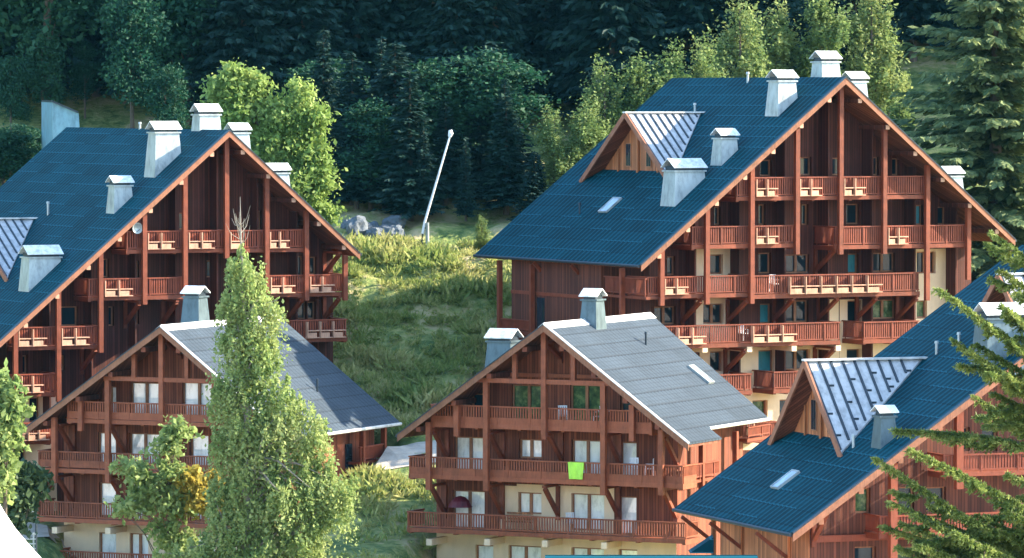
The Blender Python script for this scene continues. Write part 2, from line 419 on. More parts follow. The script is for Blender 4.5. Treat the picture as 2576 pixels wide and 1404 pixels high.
# ------------------------------------------------------------------ chalets
class House:
    def __init__(s, label, X, Y, Z, yaw, tl, tr, L, Le, wl, wr, zb, ob, ow, roofmat):
        s.yaw, s.tl, s.tr, s.L, s.Le, s.wl, s.wr, s.ob, s.ow = yaw, tl, tr, L, Le, wl, wr, ob, ow
        s.O = Vector((X, Y, CAMH + zb)); s.zr = Z - zb; s.roofmat = roofmat
        s.c, s.s = math.cos(yaw), math.sin(yaw)
        s.E = tag(empty('chalet', s.O, yaw), label, 'chalet', 'timber chalets of the resort')
        s.holes = []; s.plast = []; s.wins = []
    def local(s, P):
        d = P - s.O; return Vector((s.c * d.x + s.s * d.y, -s.s * d.x + s.c * d.y, d.z))
    def world(s, lx, ly, lz):
        return Vector((s.O.x + s.c * lx - s.s * ly, s.O.y + s.s * lx + s.c * ly, s.O.z + lz))
    def _hit(s, px, py, n, d):       # plane n.p = d in local space
        r = ray(px, py); C = s.local(Vector((0, 0, CAMH)))
        rl = Vector((s.c * r.x + s.s * r.y, -s.s * r.x + s.c * r.y, r.z))
        return C + rl * ((d - n.dot(C)) / n.dot(rl))
    def px(s, x, y, ly):
        p = s._hit(x, y, Vector((0, 1, 0)), ly); return p.x, p.z
    def side(s, x, y, lx):
        p = s._hit(x, y, Vector((1, 0, 0)), lx); return p.y, p.z
    def slope(s, x, y, left=True):
        n = Vector((-s.tl, 0, 1)) if left else Vector((s.tr, 0, 1))
        return s._hit(x, y, n, s.zr)
    def zroof(s, lx): return s.zr + s.tl * lx if lx < 0 else s.zr - s.tr * lx

    def roof(s, ridge_mat=None, ext=None):
        zr, wl, wr, L, Le = s.zr, s.wl, s.wr, s.L, s.Le
        def chevron(name, d0, d1, ins, m, lab=None):
            mb = MB()
            def P(x, y, d): return (x, y, s.zroof(x) - d)
            a, b = -wl + ins, wr - ins
            yf, yb, ye = ins, L - ins, Le - ins
            # rows of x with their far y
            X = [(a, ye), (0.0, yb), (b, ye)]
            for (x0, e0), (x1, e1) in zip(X, X[1:]):
                n = 6
                for k in range(n):
                    f0, f1 = k / n, (k + 1) / n
                    mb.face([P(x0, yf + (e0 - yf) * f0, d0), P(x1, yf + (e1 - yf) * f0, d0), P(x1, yf + (e1 - yf) * f1, d0), P(x0, yf + (e0 - yf) * f1, d0)])
                mb.face([P(x0, yf, d1), P(x0, e0, d1), P(x1, e1, d1), P(x1, yf, d1)])
                mb.face([P(x0, yf, d0), P(x0, yf, d1), P(x1, yf, d1), P(x1, yf, d0)])
                mb.face([P(x0, e0, d0), P(x1, e1, d0), P(x1, e1, d1), P(x0, e0, d1)])
            for x in (a, b):
                mb.face([P(x, yf, d0), P(x, ye, d0), P(x, ye, d1), P(x, yf, d1)])
            if ext:
                x0, x1, y1 = b, ext[0] - ins, ext[1] - ins
                mb.face([P(x0, yf, d0), P(x1, yf, d0), P(x1, y1, d0), P(x0, y1, d0)])
                mb.face([P(x0, yf, d1), P(x0, y1, d1), P(x1, y1, d1), P(x1, yf, d1)])
                for q in ([(x0, yf), (x1, yf)], [(x1, yf), (x1, y1)], [(x1, y1), (x0, y1)]):
                    mb.face([P(*q[0], d0), P(*q[0], d1), P(*q[1], d1), P(*q[1], d0)])
            return mb.build(name, m, s.E)
        s.R = chevron('roof', 0.0, 0.09, 0.0, s.roofmat)
        chevron('soffit', 0.094, 0.27, 0.06, M['soffit'])
        # ridge cap, gutters
        mb = MB()
        if ridge_mat:
            for sg, t in ((-1, s.tl), (1, s.tr)):
                mb.hexa([(0, -0.02, zr + 0.005), (sg * 0.34, -0.02, zr - t * 0.34 + 0.006), (sg * 0.34, L + 0.02, zr - t * 0.34 + 0.006), (0, L + 0.02, zr + 0.005),
                         (0, -0.02, zr + 0.07), (sg * 0.34, -0.02, zr - t * 0.34 + 0.05), (sg * 0.34, L + 0.02, zr - t * 0.34 + 0.05), (0, L + 0.02, zr + 0.07)])
            mb.build('ridge_cap', ridge_mat, s.R)
            mb = MB()
            n = 14
            for k in range(n):            # bright lip of the near verge and eave
                pass
        mb = MB()
        zl, zr2 = s.zroof(-wl), s.zroof(wr)
        mb.tube([(-wl - 0.08, 0.05, zl - 0.1), (-wl - 0.08, Le - 0.05, zl - 0.1)], [0.09, 0.09], 8)
        mb.build('gutter', M['darkmetal'], s.R)
        mb = MB()
        y0 = ext[1] + 0.02 if ext else 0.05
        mb.tube([(wr + 0.08, y0, zr2 - 0.1), (wr + 0.08, Le - 0.05, zr2 - 0.1)], [0.09, 0.09], 8)
        mb.build('gutter', M['ridge_white'] if ridge_mat else M['darkmetal'], s.R)
        # bargeboards on the near gable, near top edge a pale lip
        for sg, w in ((-1, wl), (1, ext[0] if ext else wr)):
            mb = MB()
            x = sg * w
            za, zb_ = zr, s.zroof(x)
            mb.hexa([(0, -0.06, za - 0.40), (x, -0.06, zb_ - 0.40), (x, -0.004, zb_ - 0.40), (0, -0.004, za - 0.40),
                     (0, -0.06, za - 0.05), (x, -0.06, zb_ - 0.05), (x, -0.004, zb_ - 0.05), (0, -0.004, za - 0.05)])
            mb.build('bargeboard', M['barge'], s.E)
            mb = MB()
            mb.hexa([(0, -0.09, za - 0.046), (x, -0.09, zb_ - 0.046), (x, 0.10, zb_ - 0.0), (0, 0.10, za + 0.004),
                     (0, -0.09, za + 0.02), (x, -0.09, zb_ + 0.02), (x, 0.10, zb_ + 0.03), (0, 0.10, za + 0.03)])
            mb.build('verge_flashing', (ridge_mat if (ridge_mat and sg > 0) else M['darkmetal']), s.R)
    def purlins(s, left_n, right_n, size=0.24, m='pale'):
        for sg, n, w in ((-1, left_n, s.wl), (1, right_n, s.wr)):
            for k in range(n):
                x = sg * w * (k + 0.55) / n * 0.97
                z = s.zroof(x) - 0.28 - size * 0.62 - size * 0.4
                mb = MB(); mb.box(x - size / 2, x + size / 2, 0.12, s.ow, z - size / 2, z + size / 2, 1)
                mb.box(x - size / 2, x + size / 2, 0.06, 0.118, z - size / 2, z + size / 2, 0)
                mb.build('purlin', [M[m], M['boards']], s.E)
    def window(s, x0, y0, x1, y1, st='d', mull=None, ly=None):
        xm, ym = (x0 + x1) / 2, (y0 + y1) / 2
        lx0 = s.px(x0, ym, s.ow)[0]; lx1 = s.px(x1, ym, s.ow)[0]
        z1 = s.px(xm, y0, s.ow)[1]; z0 = s.px(xm, y1, s.ow)[1]
        s.holes.append((lx0, lx1, z0, z1)); s.wins.append((lx0, lx1, z0, z1, st, mull))
    def plaster(s, x0, y0, x1, y1):
        xm, ym = (x0 + x1) / 2, (y0 + y1) / 2
        s.plast.append((s.px(x0, ym, s.ow)[0], s.px(x1, ym, s.ow)[0], s.px(xm, y1, s.ow)[1], s.px(xm, y0, s.ow)[1]))
    def walls(s, wwl, wwr, zp=0.0, rec=0.32, wood='boards', back=1.0):
        """front wall cut round its window openings, side and back walls"""
        ow, yb = s.ow, min(s.L, s.Le) - back
        s.wwl, s.wwr = wwl, wwr
        bx = sorted(set([wwl, 0.0, wwr] + [v for h in s.holes + s.plast for v in h[:2] if wwl < v < wwr]))
        A, B = MB(), MB()
        top = lambda x: s.zroof(x) - 0.275
        for a, b in zip(bx, bx[1:]):
            if b - a < 1e-4: continue
            xm = (a + b) / 2
            tz = min(top(a), top(b))
            zsb = sorted(set([0.0] + [v for h in s.holes + s.plast if h[0] < xm < h[1] for v in h[2:4] if 0 < v < tz]))
            for k, z0 in enumerate(zsb):
                last = k == len(zsb) - 1
                ta, tb = (top(a), top(b)) if last else (zsb[k + 1],) * 2
                zm = (z0 + min(ta, tb)) / 2
                if any(h[0] < xm < h[1] and h[2] < zm < h[3] for h in s.holes): continue
                T = B if any(h[0] < xm < h[1] and h[2] < zm < h[3] for h in s.plast) else A
                T.face([(a, ow, z0), (b, ow, z0), (b, ow, tb), (a, ow, ta)])
        for (x0, x1, z0, z1) in s.holes:
            pl = any(h[0] < (x0 + x1) / 2 < h[1] and h[2] < (z0 + z1) / 2 < h[3] for h in s.plast)
            T = B if pl else A
            y2 = ow + rec
            T.face([(x0, ow, z0), (x0, ow, z1), (x0, y2, z1), (x0, y2, z0)]); T.face([(x1, ow, z0), (x1, y2, z0), (x1, y2, z1), (x1, ow, z1)])
            T.face([(x0, ow, z0), (x0, y2, z0), (x1, y2, z0), (x1, ow, z0)]); T.face([(x0, ow, z1), (x1, ow, z1), (x1, y2, z1), (x0, y2, z1)])
        for x in (wwl, wwr):
            A.face([(x, ow, zp), (x, yb, zp), (x, yb, top(x)), (x, ow, top(x))])
            if zp > 0: B.face([(x, ow, 0), (x, yb, 0), (x, yb, zp), (x, ow, zp)])
        A.face([(wwl, yb, 0), (wwr, yb, 0), (wwr, yb, top(wwr)), (0, yb, top(0)), (wwl, yb, top(wwl))])
        A.build('wall', M[wood], s.E)
        B.build('plaster_wall', M['plaster'], s.E)
        pm = dict(d='glass_dark', w='painted_glare', t='glass_teal', g='glass_painted_reflection')
        for (x0, x1, z0, z1, st, mull) in s.wins:
            mb = MB(); ya, yb2 = ow + rec - 0.09, ow + rec - 0.01
            fw = 0.075
            mb.box(x0, x0 + fw, ya, yb2, z0, z1); mb.box(x1 - fw, x1, ya, yb2, z0, z1)
            mb.box(x0 + fw, x1 - fw, ya, yb2, z1 - fw, z1); mb.box(x0 + fw, x1 - fw, ya, yb2, z0, z0 + fw)
            n = mull if mull else (2 if x1 - x0 > 1.15 else 1)
            for k in range(1, n):
                xc = x0 + (x1 - x0) * k / n
                mb.box(xc - 0.08, xc + 0.08, ya - 0.015, yb2, z0 + fw, z1 - fw)
            w = mb.build('window', M['frame'], s.E)
            mb = MB(); mb.box(x0, x1, ow + rec, ow + rec + 0.03, z0, z1)
            mb.build('pane', M[pm[st]], w)
            if st == 'w':       # dark gap and pane edge low down
                pass
    def post(s, x, y0, y1, w=0.26, ly=None):
        ly = s.ob - 0.2 if ly is None else ly
        lx, z0 = s.px(x, y1, ly)
        z1 = s.px(x, y0, ly)[1] if y0 else s.zroof(lx) - 0.28
        z1 = min(z1, s.zroof(lx) - 0.28)
        mb = MB(); mb.box(lx - w / 2, lx + w / 2, ly - w / 2, ly + w / 2, z0, z1)
        return mb.build('post', M['timber_sun_lightened' if s.yaw < 0 else 'timber'], s.E)
    def partition(s, x, y1, depth=1.05):
        lx, z0 = s.px(x, y1, s.ob)
        mb = MB(); mb.box(lx - 0.05, lx + 0.05, s.ow - depth, s.ow - 0.004, z0, s.zroof(lx) - 0.3)
        mb.build('partition', M['boards_shade_darkened'], s.E)
    def beam(s, x0, y0, x1, y1, ly, h=0.24, t=0.2, m='timber'):
        a = s.px(x0, y0, ly); b = s.px(x1, y1, ly)
        z = (a[1] + b[1]) / 2
        mb = MB(); mb.box(a[0], b[0], ly - t / 2, ly + t / 2, z - h / 2, z + h / 2)
        mb.build('tie_beam', M['timber_sun_lightened' if s.yaw < 0 else m], s.E)
    def brace(s, x, y, drop=1.25, w=0.2):
        lx, z = s.px(x, y, s.ob + 0.15)
        mb = MB(); mb.beam((lx, s.ob + 0.15, z - 0.02), (lx, s.ow - 0.04, z - drop), w, w, side=(1, 0, 0))
        mb.box(lx - w / 2, lx + w / 2, s.ow - 0.17, s.ow - 0.005, z - drop - 0.25, z + 0.02)
        mb.box(lx - w / 2, lx + w / 2, s.ob + 0.0, s.ow - 0.18, z + 0.03, z + 0.16)
        mb.build('brace', M['timber'], s.E)
    def corbel(s, x, y, w=0.32, h=0.3):
        lx, z = s.px(x, y, s.ob)
        mb = MB(); mb.box(lx - w / 2, lx + w / 2, s.ob - 0.05, s.ow - 0.004, z - h / 2, z + h / 2)
        mb.build('corbel', M['plaster'], s.E)
    def rail_run(s, mb, a, b, zr, zf, panel, nrm, pit=0.145, bw=0.085):
        """handrail, bottom rail and boards between local points a and b; nrm points outwards"""
        a, b = Vector((a[0], a[1], 0)), Vector((b[0], b[1], 0)); d = b - a; L = d.length; d.normalize()
        nv = Vector((nrm[0], nrm[1], 0))
        def bx(t0, t1, o0, o1, z0, z1):
            p = [a + d * t + nv * o for t, o in ((t0, o0), (t1, o0), (t1, o1), (t0, o1))]
            mb.hexa([(q.x, q.y, z0) for q in p] + [(q.x, q.y, z1) for q in p])
        bx(-0.03, L + 0.03, -0.07, 0.08, zr - 0.07, zr)
        zb = zf + 0.12
        lo = zb
        if panel:
            lo = panel[0]
            bx(0, L, -0.02, 0.025, panel[1], panel[0])
            for k in range(int(L / 1.9) + 1): bx(min(L - 0.06, k * 1.9), min(L, k * 1.9 + 0.06), 0.026, 0.05, panel[1] - 0.12, zr - 0.1)
        bx(0, L, -0.025, 0.03, lo, lo + 0.07)
        n = max(2, int(L / pit))
        for k in range(n):
            t = (k + 0.5) / n * L
            bx(t - bw / 2, t + bw / 2, -0.018, 0.018, lo + 0.071, zr - 0.071)
        if not panel:
            for k in range(int(L / 1.85) + 1): bx(min(L - 0.07, k * 1.85), min(L, k * 1.85 + 0.07), 0.02, 0.055, zf, zr - 0.072)
    def balcony(s, x0, x1, yr, yf, panel=None, plant=(), ends='lr', ob=None, pit=0.145, bw=0.085, m='rail'):
        ob = s.ob if ob is None else ob
        xm = (x0 + x1) / 2
        a, b = s.px(x0, yr, ob)[0], s.px(x1, yr, ob)[0]
        zr, zf = s.px(xm, yr, ob)[1], s.px(xm, yf, ob)[1]
        mb = MB()
        mb.box(a, b, ob + 0.05, s.ow - 0.004, zf + 0.03, zf + 0.13)
        mb.box(a - 0.03, b + 0.03, ob - 0.05, ob + 0.048, zf - 0.06, zf + 0.17)
        n = max(2, int((b - a) / 2.3))
        for k in range(n + 1):
            x = a + 0.1 + (b - a - 0.2) * k / n
            mb.box(x - 0.09, x + 0.09, ob + 0.05, s.ow - 0.004, zf - 0.13, zf + 0.027)
        B = mb.build('balcony', M['timber_sun_lightened' if s.yaw < 0 else 'timber'], s.E)
        pan = None
        if panel:
            pan = (s.px(xm, panel[0], ob)[1], s.px(xm, panel[1], ob)[1])
        mb = MB()
        s.rail_run(mb, (a, ob), (b, ob), zr, zf + 0.1, pan, (0, -1), pit, bw)
        if 'l' in ends: s.rail_run(mb, (a + 0.04, ob + 0.1), (a + 0.04, s.ow - 0.05), zr, zf + 0.1, pan, (-1, 0), pit, bw)
        if 'r' in ends: s.rail_run(mb, (b - 0.04, ob + 0.1), (b - 0.04, s.ow - 0.05), zr, zf + 0.1, pan, (1, 0), pit, bw)
        mb.build('railing', M['rail_sun_lightened' if s.yaw < 0 else m], B)
        for (p0, p1, k) in plant:
            q0, q1 = s.px(p0, yr, ob)[0], s.px(p1, yr, ob)[0]
            mb = MB()
            zs = zf + (zr - zf) * 0.5
            mb.box(q0, q1, ob - 0.30, ob - 0.06, zs - 0.05, zs + 0.01)
            w = (q1 - q0) / k
            for i in range(k):
                mb.box(q0 + w * i + 0.04, q0 + w * (i + 1) - 0.22, ob - 0.28, ob - 0.06, zf + 0.22, zf + 0.48)
                mb.box(q0 + w * i, q0 + w * i + 0.05, ob - 0.34, ob - 0.055, zf + 0.16, zr - 0.12)
            mb.box(q0, q1, ob - 0.30, ob - 0.056, zf + 0.172, zf + 0.218)
            mb.build('planter_box', M['pale'], B)
        s.last = (a, b, zr, zf)
        return B
    def chimney(s, px_, py_, collar, w, d, left=True, pos=None, base=None):
        if pos is None:
            p = s.slope(px_, py_, left)
            zc = s._hit(px_, collar, Vector((0, 1, 0)), p.y).z
        else:
            p = Vector(pos); zc = p.z
        # p: near corner of the flared foot nearest the eave
        sg = 1 if left else -1
        if pos is None:
            H = zc - p.z
            fa, fb = 0.065 * H, 0.11 * H
            x0 = p.x + sg * fa if left else p.x - fa
            y0 = p.y + fb
        else:
            x0, y0, H = p.x, p.y, base
            fa, fb = 0.065 * H, 0.11 * H
        xa, xb = (x0, x0 + w) if left else (x0 - w, x0)
        ya, yb = y0, y0 + d
        zlow = min(s.zroof(xa - fa), s.zroof(xb + fa)) - 0.15
        if xa < 0 < xb: zlow -= 0.3
        if pos is not None: zlow = max(zlow, zc - 1.6 - w)
        k = (zc - zlow) / max(0.2, H)
        fa *= k; fb *= k
        mb = MB()
        mb.hexa([(xa - fa, ya - fb, zlow), (xb + fa, ya - fb, zlow), (xb + fa, yb + fb, zlow), (xa - fa, yb + fb, zlow),
                 (xa, ya, zc), (xb, ya, zc), (xb, yb, zc), (xa, yb, zc)])
        mb.box(xa - 0.09, xb + 0.09, ya - 0.09, yb + 0.09, zc + 0.002, zc + 0.09)
        ch = mb.build('chimney', M['zinc_shade_darkened' if s.yaw < 0.4 else 'zinc'], s.E)
        mb = MB()
        mb.box(xa + 0.06, xb - 0.06, ya + 0.06, yb - 0.06, zc + 0.092, zc + 0.30, 1)
        ym = (ya + yb) / 2; e = 0.14; za, zt = zc + 0.22, zc + 0.22 + 0.42 * (d / 1.1)
        for sg2, ye in ((-1, ya - e), (1, yb + e)):
            mb.hexa([(xa - e, ye, za), (xb + e, ye, za), (xb + e, ym, zt), (xa - e, ym, zt),
                     (xa - e, ye, za + 0.05), (xb + e, ye, za + 0.05), (xb + e, ym, zt + 0.05), (xa - e, ym, zt + 0.05)])
        mb.build('chimney_cap', [M['cap'], M['darkmetal']], ch)
        return ch
    def dormer(s, hit, apex, foot, ribs=0.5, over=0.95, wall='boards_warm', win=True, guards=False):
        h = s.slope(*hit)
        yd, za, xh = h.y, h.z, h.x
        xf = s.px(apex[0], apex[1], yd)[0] if not isinstance(apex, float) else apex
        zs = s.zroof(xf)
        fy, fz = s.side(foot[0], foot[1], xf)
        td = (za - fz) / abs(fy - yd)
        W = lambda x: (za - s.zroof(x)) / td
        mb = MB()
        xw = xf + over
        w = W(xw) - 0.05
        zt = lambda y: za - td * abs(y - yd) - 0.12
        zl = s.zroof(xw) - 0.3
        mb.face([(xw, yd + w, zl), (xw, yd - w, zl), (xw, yd - w, max(zl, zt(yd - w))), (xw, yd, zt(yd)), (xw, yd + w, max(zl, zt(yd + w)))])
        mb.box(xw - 0.16, xw - 0.003, yd - 0.09, yd + 0.09, zl, zt(yd) - 0.25)
        for q in (-0.55, 0.55): mb.box(xw - 0.12, xw - 0.003, yd + q * w - 0.07, yd + q * w + 0.07, zl, zt(yd + q * w) - 0.1)
        D = mb.build('dormer', M[wall], s.E)
        mb = MB(); th = 0.1
        for sg in (1, -1):
            wf = W(xf)
            A, Bp, C = (xf, yd, za), (xh, yd, za), (xf, yd + sg * wf, za - td * wf)
            up = lambda p, k: (p[0], p[1], p[2] + k)
            mb.face([up(A, th), up(Bp, th), up(C, th)], 0)
            mb.face([A, C, Bp], 2)
            mb.face([A, up(A, th), up(C, th), C], 3)
            mb.face([C, up(C, th), up(Bp, th), Bp], 0)
            n = int((xh - xf) / ribs)
            for k in range(n):
                x = xf + 0.12 + k * ribs
                ww = W(x) - 0.1
                if ww < 0.25: continue
                p0 = (x, yd + sg * 0.05, za + th - td * 0.05 + 0.03); p1 = (x, yd + sg * ww, za + th - td * ww + 0.03)
                mb.beam(p0, p1, 0.09 if not guards else 0.11, 0.07, side=(1, 0, 0), mi=1)
                for fr in ((0.32, 0.6, 0.84) if guards else ()):
                    if (k + int(fr * 10)) % 2 == 0 and fr * ww > 0.5:
                        yy = yd + sg * fr * ww; zz = za + th - td * fr * ww
                        mb.box(x + 0.06, x + ribs * 0.5, yy - 0.03, yy + 0.03, zz - 0.03, zz + 0.07, 1)
            # barge edge
            mb.beam((xf + 0.02, yd, za + 0.02), (xf + 0.02, yd + sg * (wf + 0.1), za - td * (wf + 0.1) + 0.02), 0.1, 0.3, side=(1, 0, 0), mi=3)
        mb.beam((xf - 0.06, yd, za + th + 0.05), (xh + 0.25, yd, za + th + 0.05), 0.34, 0.09, mi=4)
        mb.build('dormer_roof', [M['pan'], M['darkmetal'], M['soffit'], M['barge'], M['ridge_white']], D)
        if win:
            for q in (-0.28, 0.28):
                yc = yd + q * w; hh = zt(yc) - zl
                mb = MB(); z0, z1 = zl + 0.5, zl + hh * 0.75
                mb.box(xw - 0.05, xw - 0.004, yc - 0.30, yc + 0.30, z0, z1)
                f = mb.build('window', M['frame'], D)
                mb = MB(); mb.box(xw - 0.07, xw - 0.052, yc - 0.24, yc - 0.03, z0 + 0.06, z1 - 0.06); mb.box(xw - 0.07, xw - 0.052, yc + 0.03, yc + 0.24, z0 + 0.06, z1 - 0.06)
                mb.build('pane', M['glass_dark'], f)
        return D
    def skylight(s, px_, py_, w, l, left=True):
        p = s.slope(px_, py_, left)
        t = s.tl if left else -s.tr
        ax = Vector((1, 0, t)).normalized() * (1 if left else -1); n = Vector((-t, 0, 1)).normalized()
        mb = MB()
        def slab(mb, a0, a1, b0, b1, h0, h1):
            q = [p + ax * a + Vector((0, b, 0)) for a, b in ((a0, b0), (a1, b0), (a1, b1), (a0, b1))]
            mb.hexa([v + n * h0 for v in q] + [v + n * h1 for v in q])
        f = 0.07
        slab(mb, -l / 2, -l / 2 + f, -w / 2, w / 2, 0.005, 0.13); slab(mb, l / 2 - f, l / 2, -w / 2, w / 2, 0.005, 0.13)
        slab(mb, -l / 2 + f, l / 2 - f, -w / 2, -w / 2 + f, 0.005, 0.13); slab(mb, -l / 2 + f, l / 2 - f, w / 2 - f, w / 2, 0.005, 0.13)
        o = mb.build('skylight', M['zinc'], s.R)
        o.parent = s.E
        mb = MB(); slab(mb, -l / 2 + f, l / 2 - f, -w / 2 + f, w / 2 - f, 0.02, 0.09)
        mb.build('pane', M['skylight'], o)
    def pipe(s, px_, py_, top, left=True, r=0.07, hood=0.11, m='zinc'):
        p = s.slope(px_, py_, left)
        zt = s._hit(px_, top, Vector((0, 1, 0)), p.y).z
        mb = MB(); mb.tube([(p.x, p.y, p.z - 0.1), (p.x, p.y, zt)], [r, r], 8)
        mb.tube([(p.x, p.y, zt), (p.x, p.y, zt + 0.12)], [hood, hood * 0.8], 8)
        mb.build('vent_pipe', M[m], s.E)

def cam_x(h, x, y): return h.px(x, y, h.ow)[0]

# ---------------------------------------- chalet E: upper, on the right
E = House('large upper chalet with dark blue roof, dormer and six balcony storeys beside the big spruce',
          18.826, 274.0, 1.04, 0.4752, 0.789, 0.8156, 20.14, 20.33, 13.165, 11.4, -23.5, 0.75, 3.1, M['roof_blue'])
E.roof(); E.purlins(7, 6)
for x, y0, y1 in ((1664, 0, 769), (1778, 0, 765), (1890.5, 0, 764), (2004.5, 0, 640), (2114, 0, 640), (2224, 0, 639), (2331.6, 0, 756), (2435, 0, 704)):
    E.post(x, y0, y1); E.partition(x, max(y1, 990) if x > 1640 else y1)
E.balcony(1852, 2331, 444, 500, plant=[(1896, 1951, 2), (2006, 2062, 2), (2117, 2172, 2)])
E.balcony(1740, 2004, 568, 622, plant=[(1896, 1952, 2)])
E.balcony(2100, 2434, 567, 622, plant=[(2228, 2279, 2)])
E.balcony(1628, 1888, 694, 747, plant=[(1666, 1726, 2)])
E.balcony(1891, 2312, 689, 745, plant=[(1981, 2214, 6)])
E.balcony(1640, 2112, 815, 870, plant=[(1700, 1771, 2), (1888, 1999, 3)])
E.balcony(2172, 2310, 808, 860)
E.balcony(1800, 1890, 941, 991); E.balcony(1946, 2015, 934, 986); E.balcony(1880, 1955, 1061, 1110)
for w in ((1912, 402, 1942, 443), (2011, 395, 2042, 441), (2094, 397, 2120, 441), (2184, 395, 2211, 441), (2244, 398, 2262, 441),
          (1797, 520, 1813, 566), (1908, 514, 1926, 566), (2017, 514, 2034, 566), (2129, 513, 2162, 564), (2359, 520, 2380, 565),
          (1908, 636, 1940, 688), (1977, 640, 2036, 687), (2194, 636, 2252, 684), (2306, 633, 2354, 688), (1678, 645, 1699, 692),
          (1646, 771, 1700, 816), (1975, 756, 2034, 811), (2132, 756, 2167, 811),
          (1786, 884, 1818, 935), (1973, 879, 2038, 931), (2130, 878, 2165, 930), (1961, 1005, 1990, 1050)):
    E.window(*w)
for w in ((2299, 516, 2322, 566), (2133, 638, 2160, 688), (1912, 764, 1941, 814), (1908, 881, 1947, 940)): E.window(*w, st='t')
for w in ((2194, 754, 2254, 802), (2306, 756, 2332, 800), (1893, 1007, 1931, 1047), (1786, 640, 1819, 690), (1769, 764, 1820, 815)): E.window(*w, st='g' if w[0] > 1880 else 'd')
for p in ((1738, 625, 1843, 872), (2068, 753, 2110, 872), (2112, 753, 2180, 1130), (1760, 872, 2111, 1130), (2286, 626, 2388, 800), (2182, 862, 2400, 1130), (2296, 801, 2388, 861)): E.plaster(*p)
for b in ((1763, 757), (1878, 757), (1995, 752), (2107, 751), (2204, 750), (2306, 749), (1872, 884), (2098, 879), (2100, 629)): E.brace(*b)
for c in ((1773, 880), (1885, 879), (1997, 877), (2108, 876)): E.corbel(*c)
E.walls(-11.0, E.px(2443, 700, 3.1)[0], 6.0, wood='boards_shade_darkened')
# projecting side wing under the left eave
lxw = -12.5
ya = E.side(1512, 720, lxw)[0]; yb = E.side(1287, 720, lxw)[0]
mb = MB(); zt = E.zroof(lxw) - 0.275
mb.hexa([(lxw, ya, 0), (-11.02, ya, 0), (-11.02, yb, 0), (lxw, yb, 0), (lxw, ya, zt), (-11.02, ya, E.zroof(-11.02) - 0.275), (-11.02, yb, E.zroof(-11.02) - 0.275), (lxw, yb, zt)])
mb.build('side_wing', M['boards'], E.E)
mb = MB()
zz = E.side(1400, 742, lxw)[1]
mb.box(lxw - 0.05, lxw - 0.004, ya, yb, zz - 0.1, zz + 0.1)
mb.build('tie_beam', M['timber'], E.E)
def side_rail(h, x0, x1, yr, yf, lx, inner, name='balcony', m='rail'):
    y0 = h.side(x0, yr, lx)[0]; y1 = h.side(x1, yr, lx)[0]
    zr = h.side((x0 + x1) / 2, yr, lx)[1]; zf = h.side((x0 + x1) / 2, yf, lx)[1]
    sg = -1 if lx < inner else 1
    mb = MB(); mb.box(lx, inner, min(y0, y1), max(y0, y1), zf - 0.05, zf + 0.1)
    B = mb.build(name, M['timber'], h.E)
    mb = MB(); h.rail_run(mb, (lx, min(y0, y1)), (lx, max(y0, y1)), zr, zf + 0.1, None, (sg, 0))
    mb.build('railing', M[m], B)
def side_post(h, x, y0, y1, lx, w=0.26):
    ly, z0 = h.side(x, y1, lx); z1 = min(h.side(x, y0, lx)[1], h.zroof(lx) - 0.28)
    mb = MB(); mb.box(lx - w / 2, lx + w / 2, ly - w / 2, ly + w / 2, z0, z1); mb.build('post', M['timber'], h.E)
side_rail(E, 1625, 1522, 697, 748, -12.5, -11.02)
side_post(E, 1565, 675, 800, -12.62)
side_post(E, 1338, 665, 840, -12.75); side_post(E, 1257, 655, 1000, -12.75)
side_rail(E, 1333, 1262, 803, 838, -12.75, -11.02)
for x in (1360, 1455):      # eave brackets on the wing
    ly, z = E.side(x, 668, lxw)
    mb = MB(); mb.beam((lxw - 0.45, ly, zt - 0.55), (lxw, ly, zt - 1.05), 0.18, 0.18, side=(0, 1, 0)); mb.build('brace', M['timber'], E.E)
ly, z0 = E.side(1352, 800, lxw)
mb = MB(); mb.box(lxw - 0.03, lxw + 0.02, ly - 0.9, ly + 0.0, z0 - 1.0, z0 + 1.2); mb.build('door', M['glass_dark'], E.E)
E.chimney(1958, 293, 206, 1.15, 1.1); E.chimney(1815, 417, 351, 1.0, 0.95); E.chimney(1698, 520, 433, 1.9, 1.3)
p = E.px(2068, 160, 5.0)
E.chimney(0, 0, 0, 1.15, 1.1, True, (p[0], 5.0, E.px(2070, 158, 5.0)[1]), 1.6)
q = E.px(2180, 208, 4.6)
E.chimney(0, 0, 0, 1.0, 1.0, False, (q[0], 4.6, q[1]), 1.2)
q = E.px(2421, 446, 4.6)
E.chimney(0, 0, 0, 1.0, 1.0, False, (q[0], 4.6, q[1]), 1.2)
E.dormer((1762, 289), (1571.6, 288.6), (1460, 459))
E.skylight(1536, 518, 1.0, 1.3)
E.pipe(1881, 207, 186); E.pipe(1748, 284, 264); E.pipe(1458, 538, 515, r=0.05, m='darkmetal')

# ---------------------------------------- chalet A: upper, on the left
A = House('upper chalet with dark blue roof and tall zinc chimneys in front of the bright maple',
          -16.139, 277.0, -1.97, 0.4573, 0.8415, 0.8743, 25.9, 26.0, 17.5, 8.164, -27.0, 0.75, 3.1, M['roof_blue'])
A.roof(); A.purlins(9, 5)
for x, y1 in ((569.8, 650), (465.5, 739), (363.5, 766), (253.5, 887), (147.3, 1010), (38.7, 990), (671, 735), (770.6, 756)):
    A.post(x, 0, y1); A.partition(x, max(y1, 870) if x > 500 else y1 + 110)
A.post(868, 642, 756)
A.balcony(318, 560, 580, 634, plant=[(367, 435, 2), (470, 536, 2)])
A.balcony(572, 770, 578, 632, plant=[(575, 610, 1), (674, 724, 2)])
A.balcony(222, 463, 699, 752, plant=[(259, 330, 2)])
A.balcony(640, 866, 691, 744, plant=[(676, 738, 2), (775, 837, 2)])
A.balcony(40, 245, 821, 877, plant=[(42, 114, 2), (151, 221, 2)])
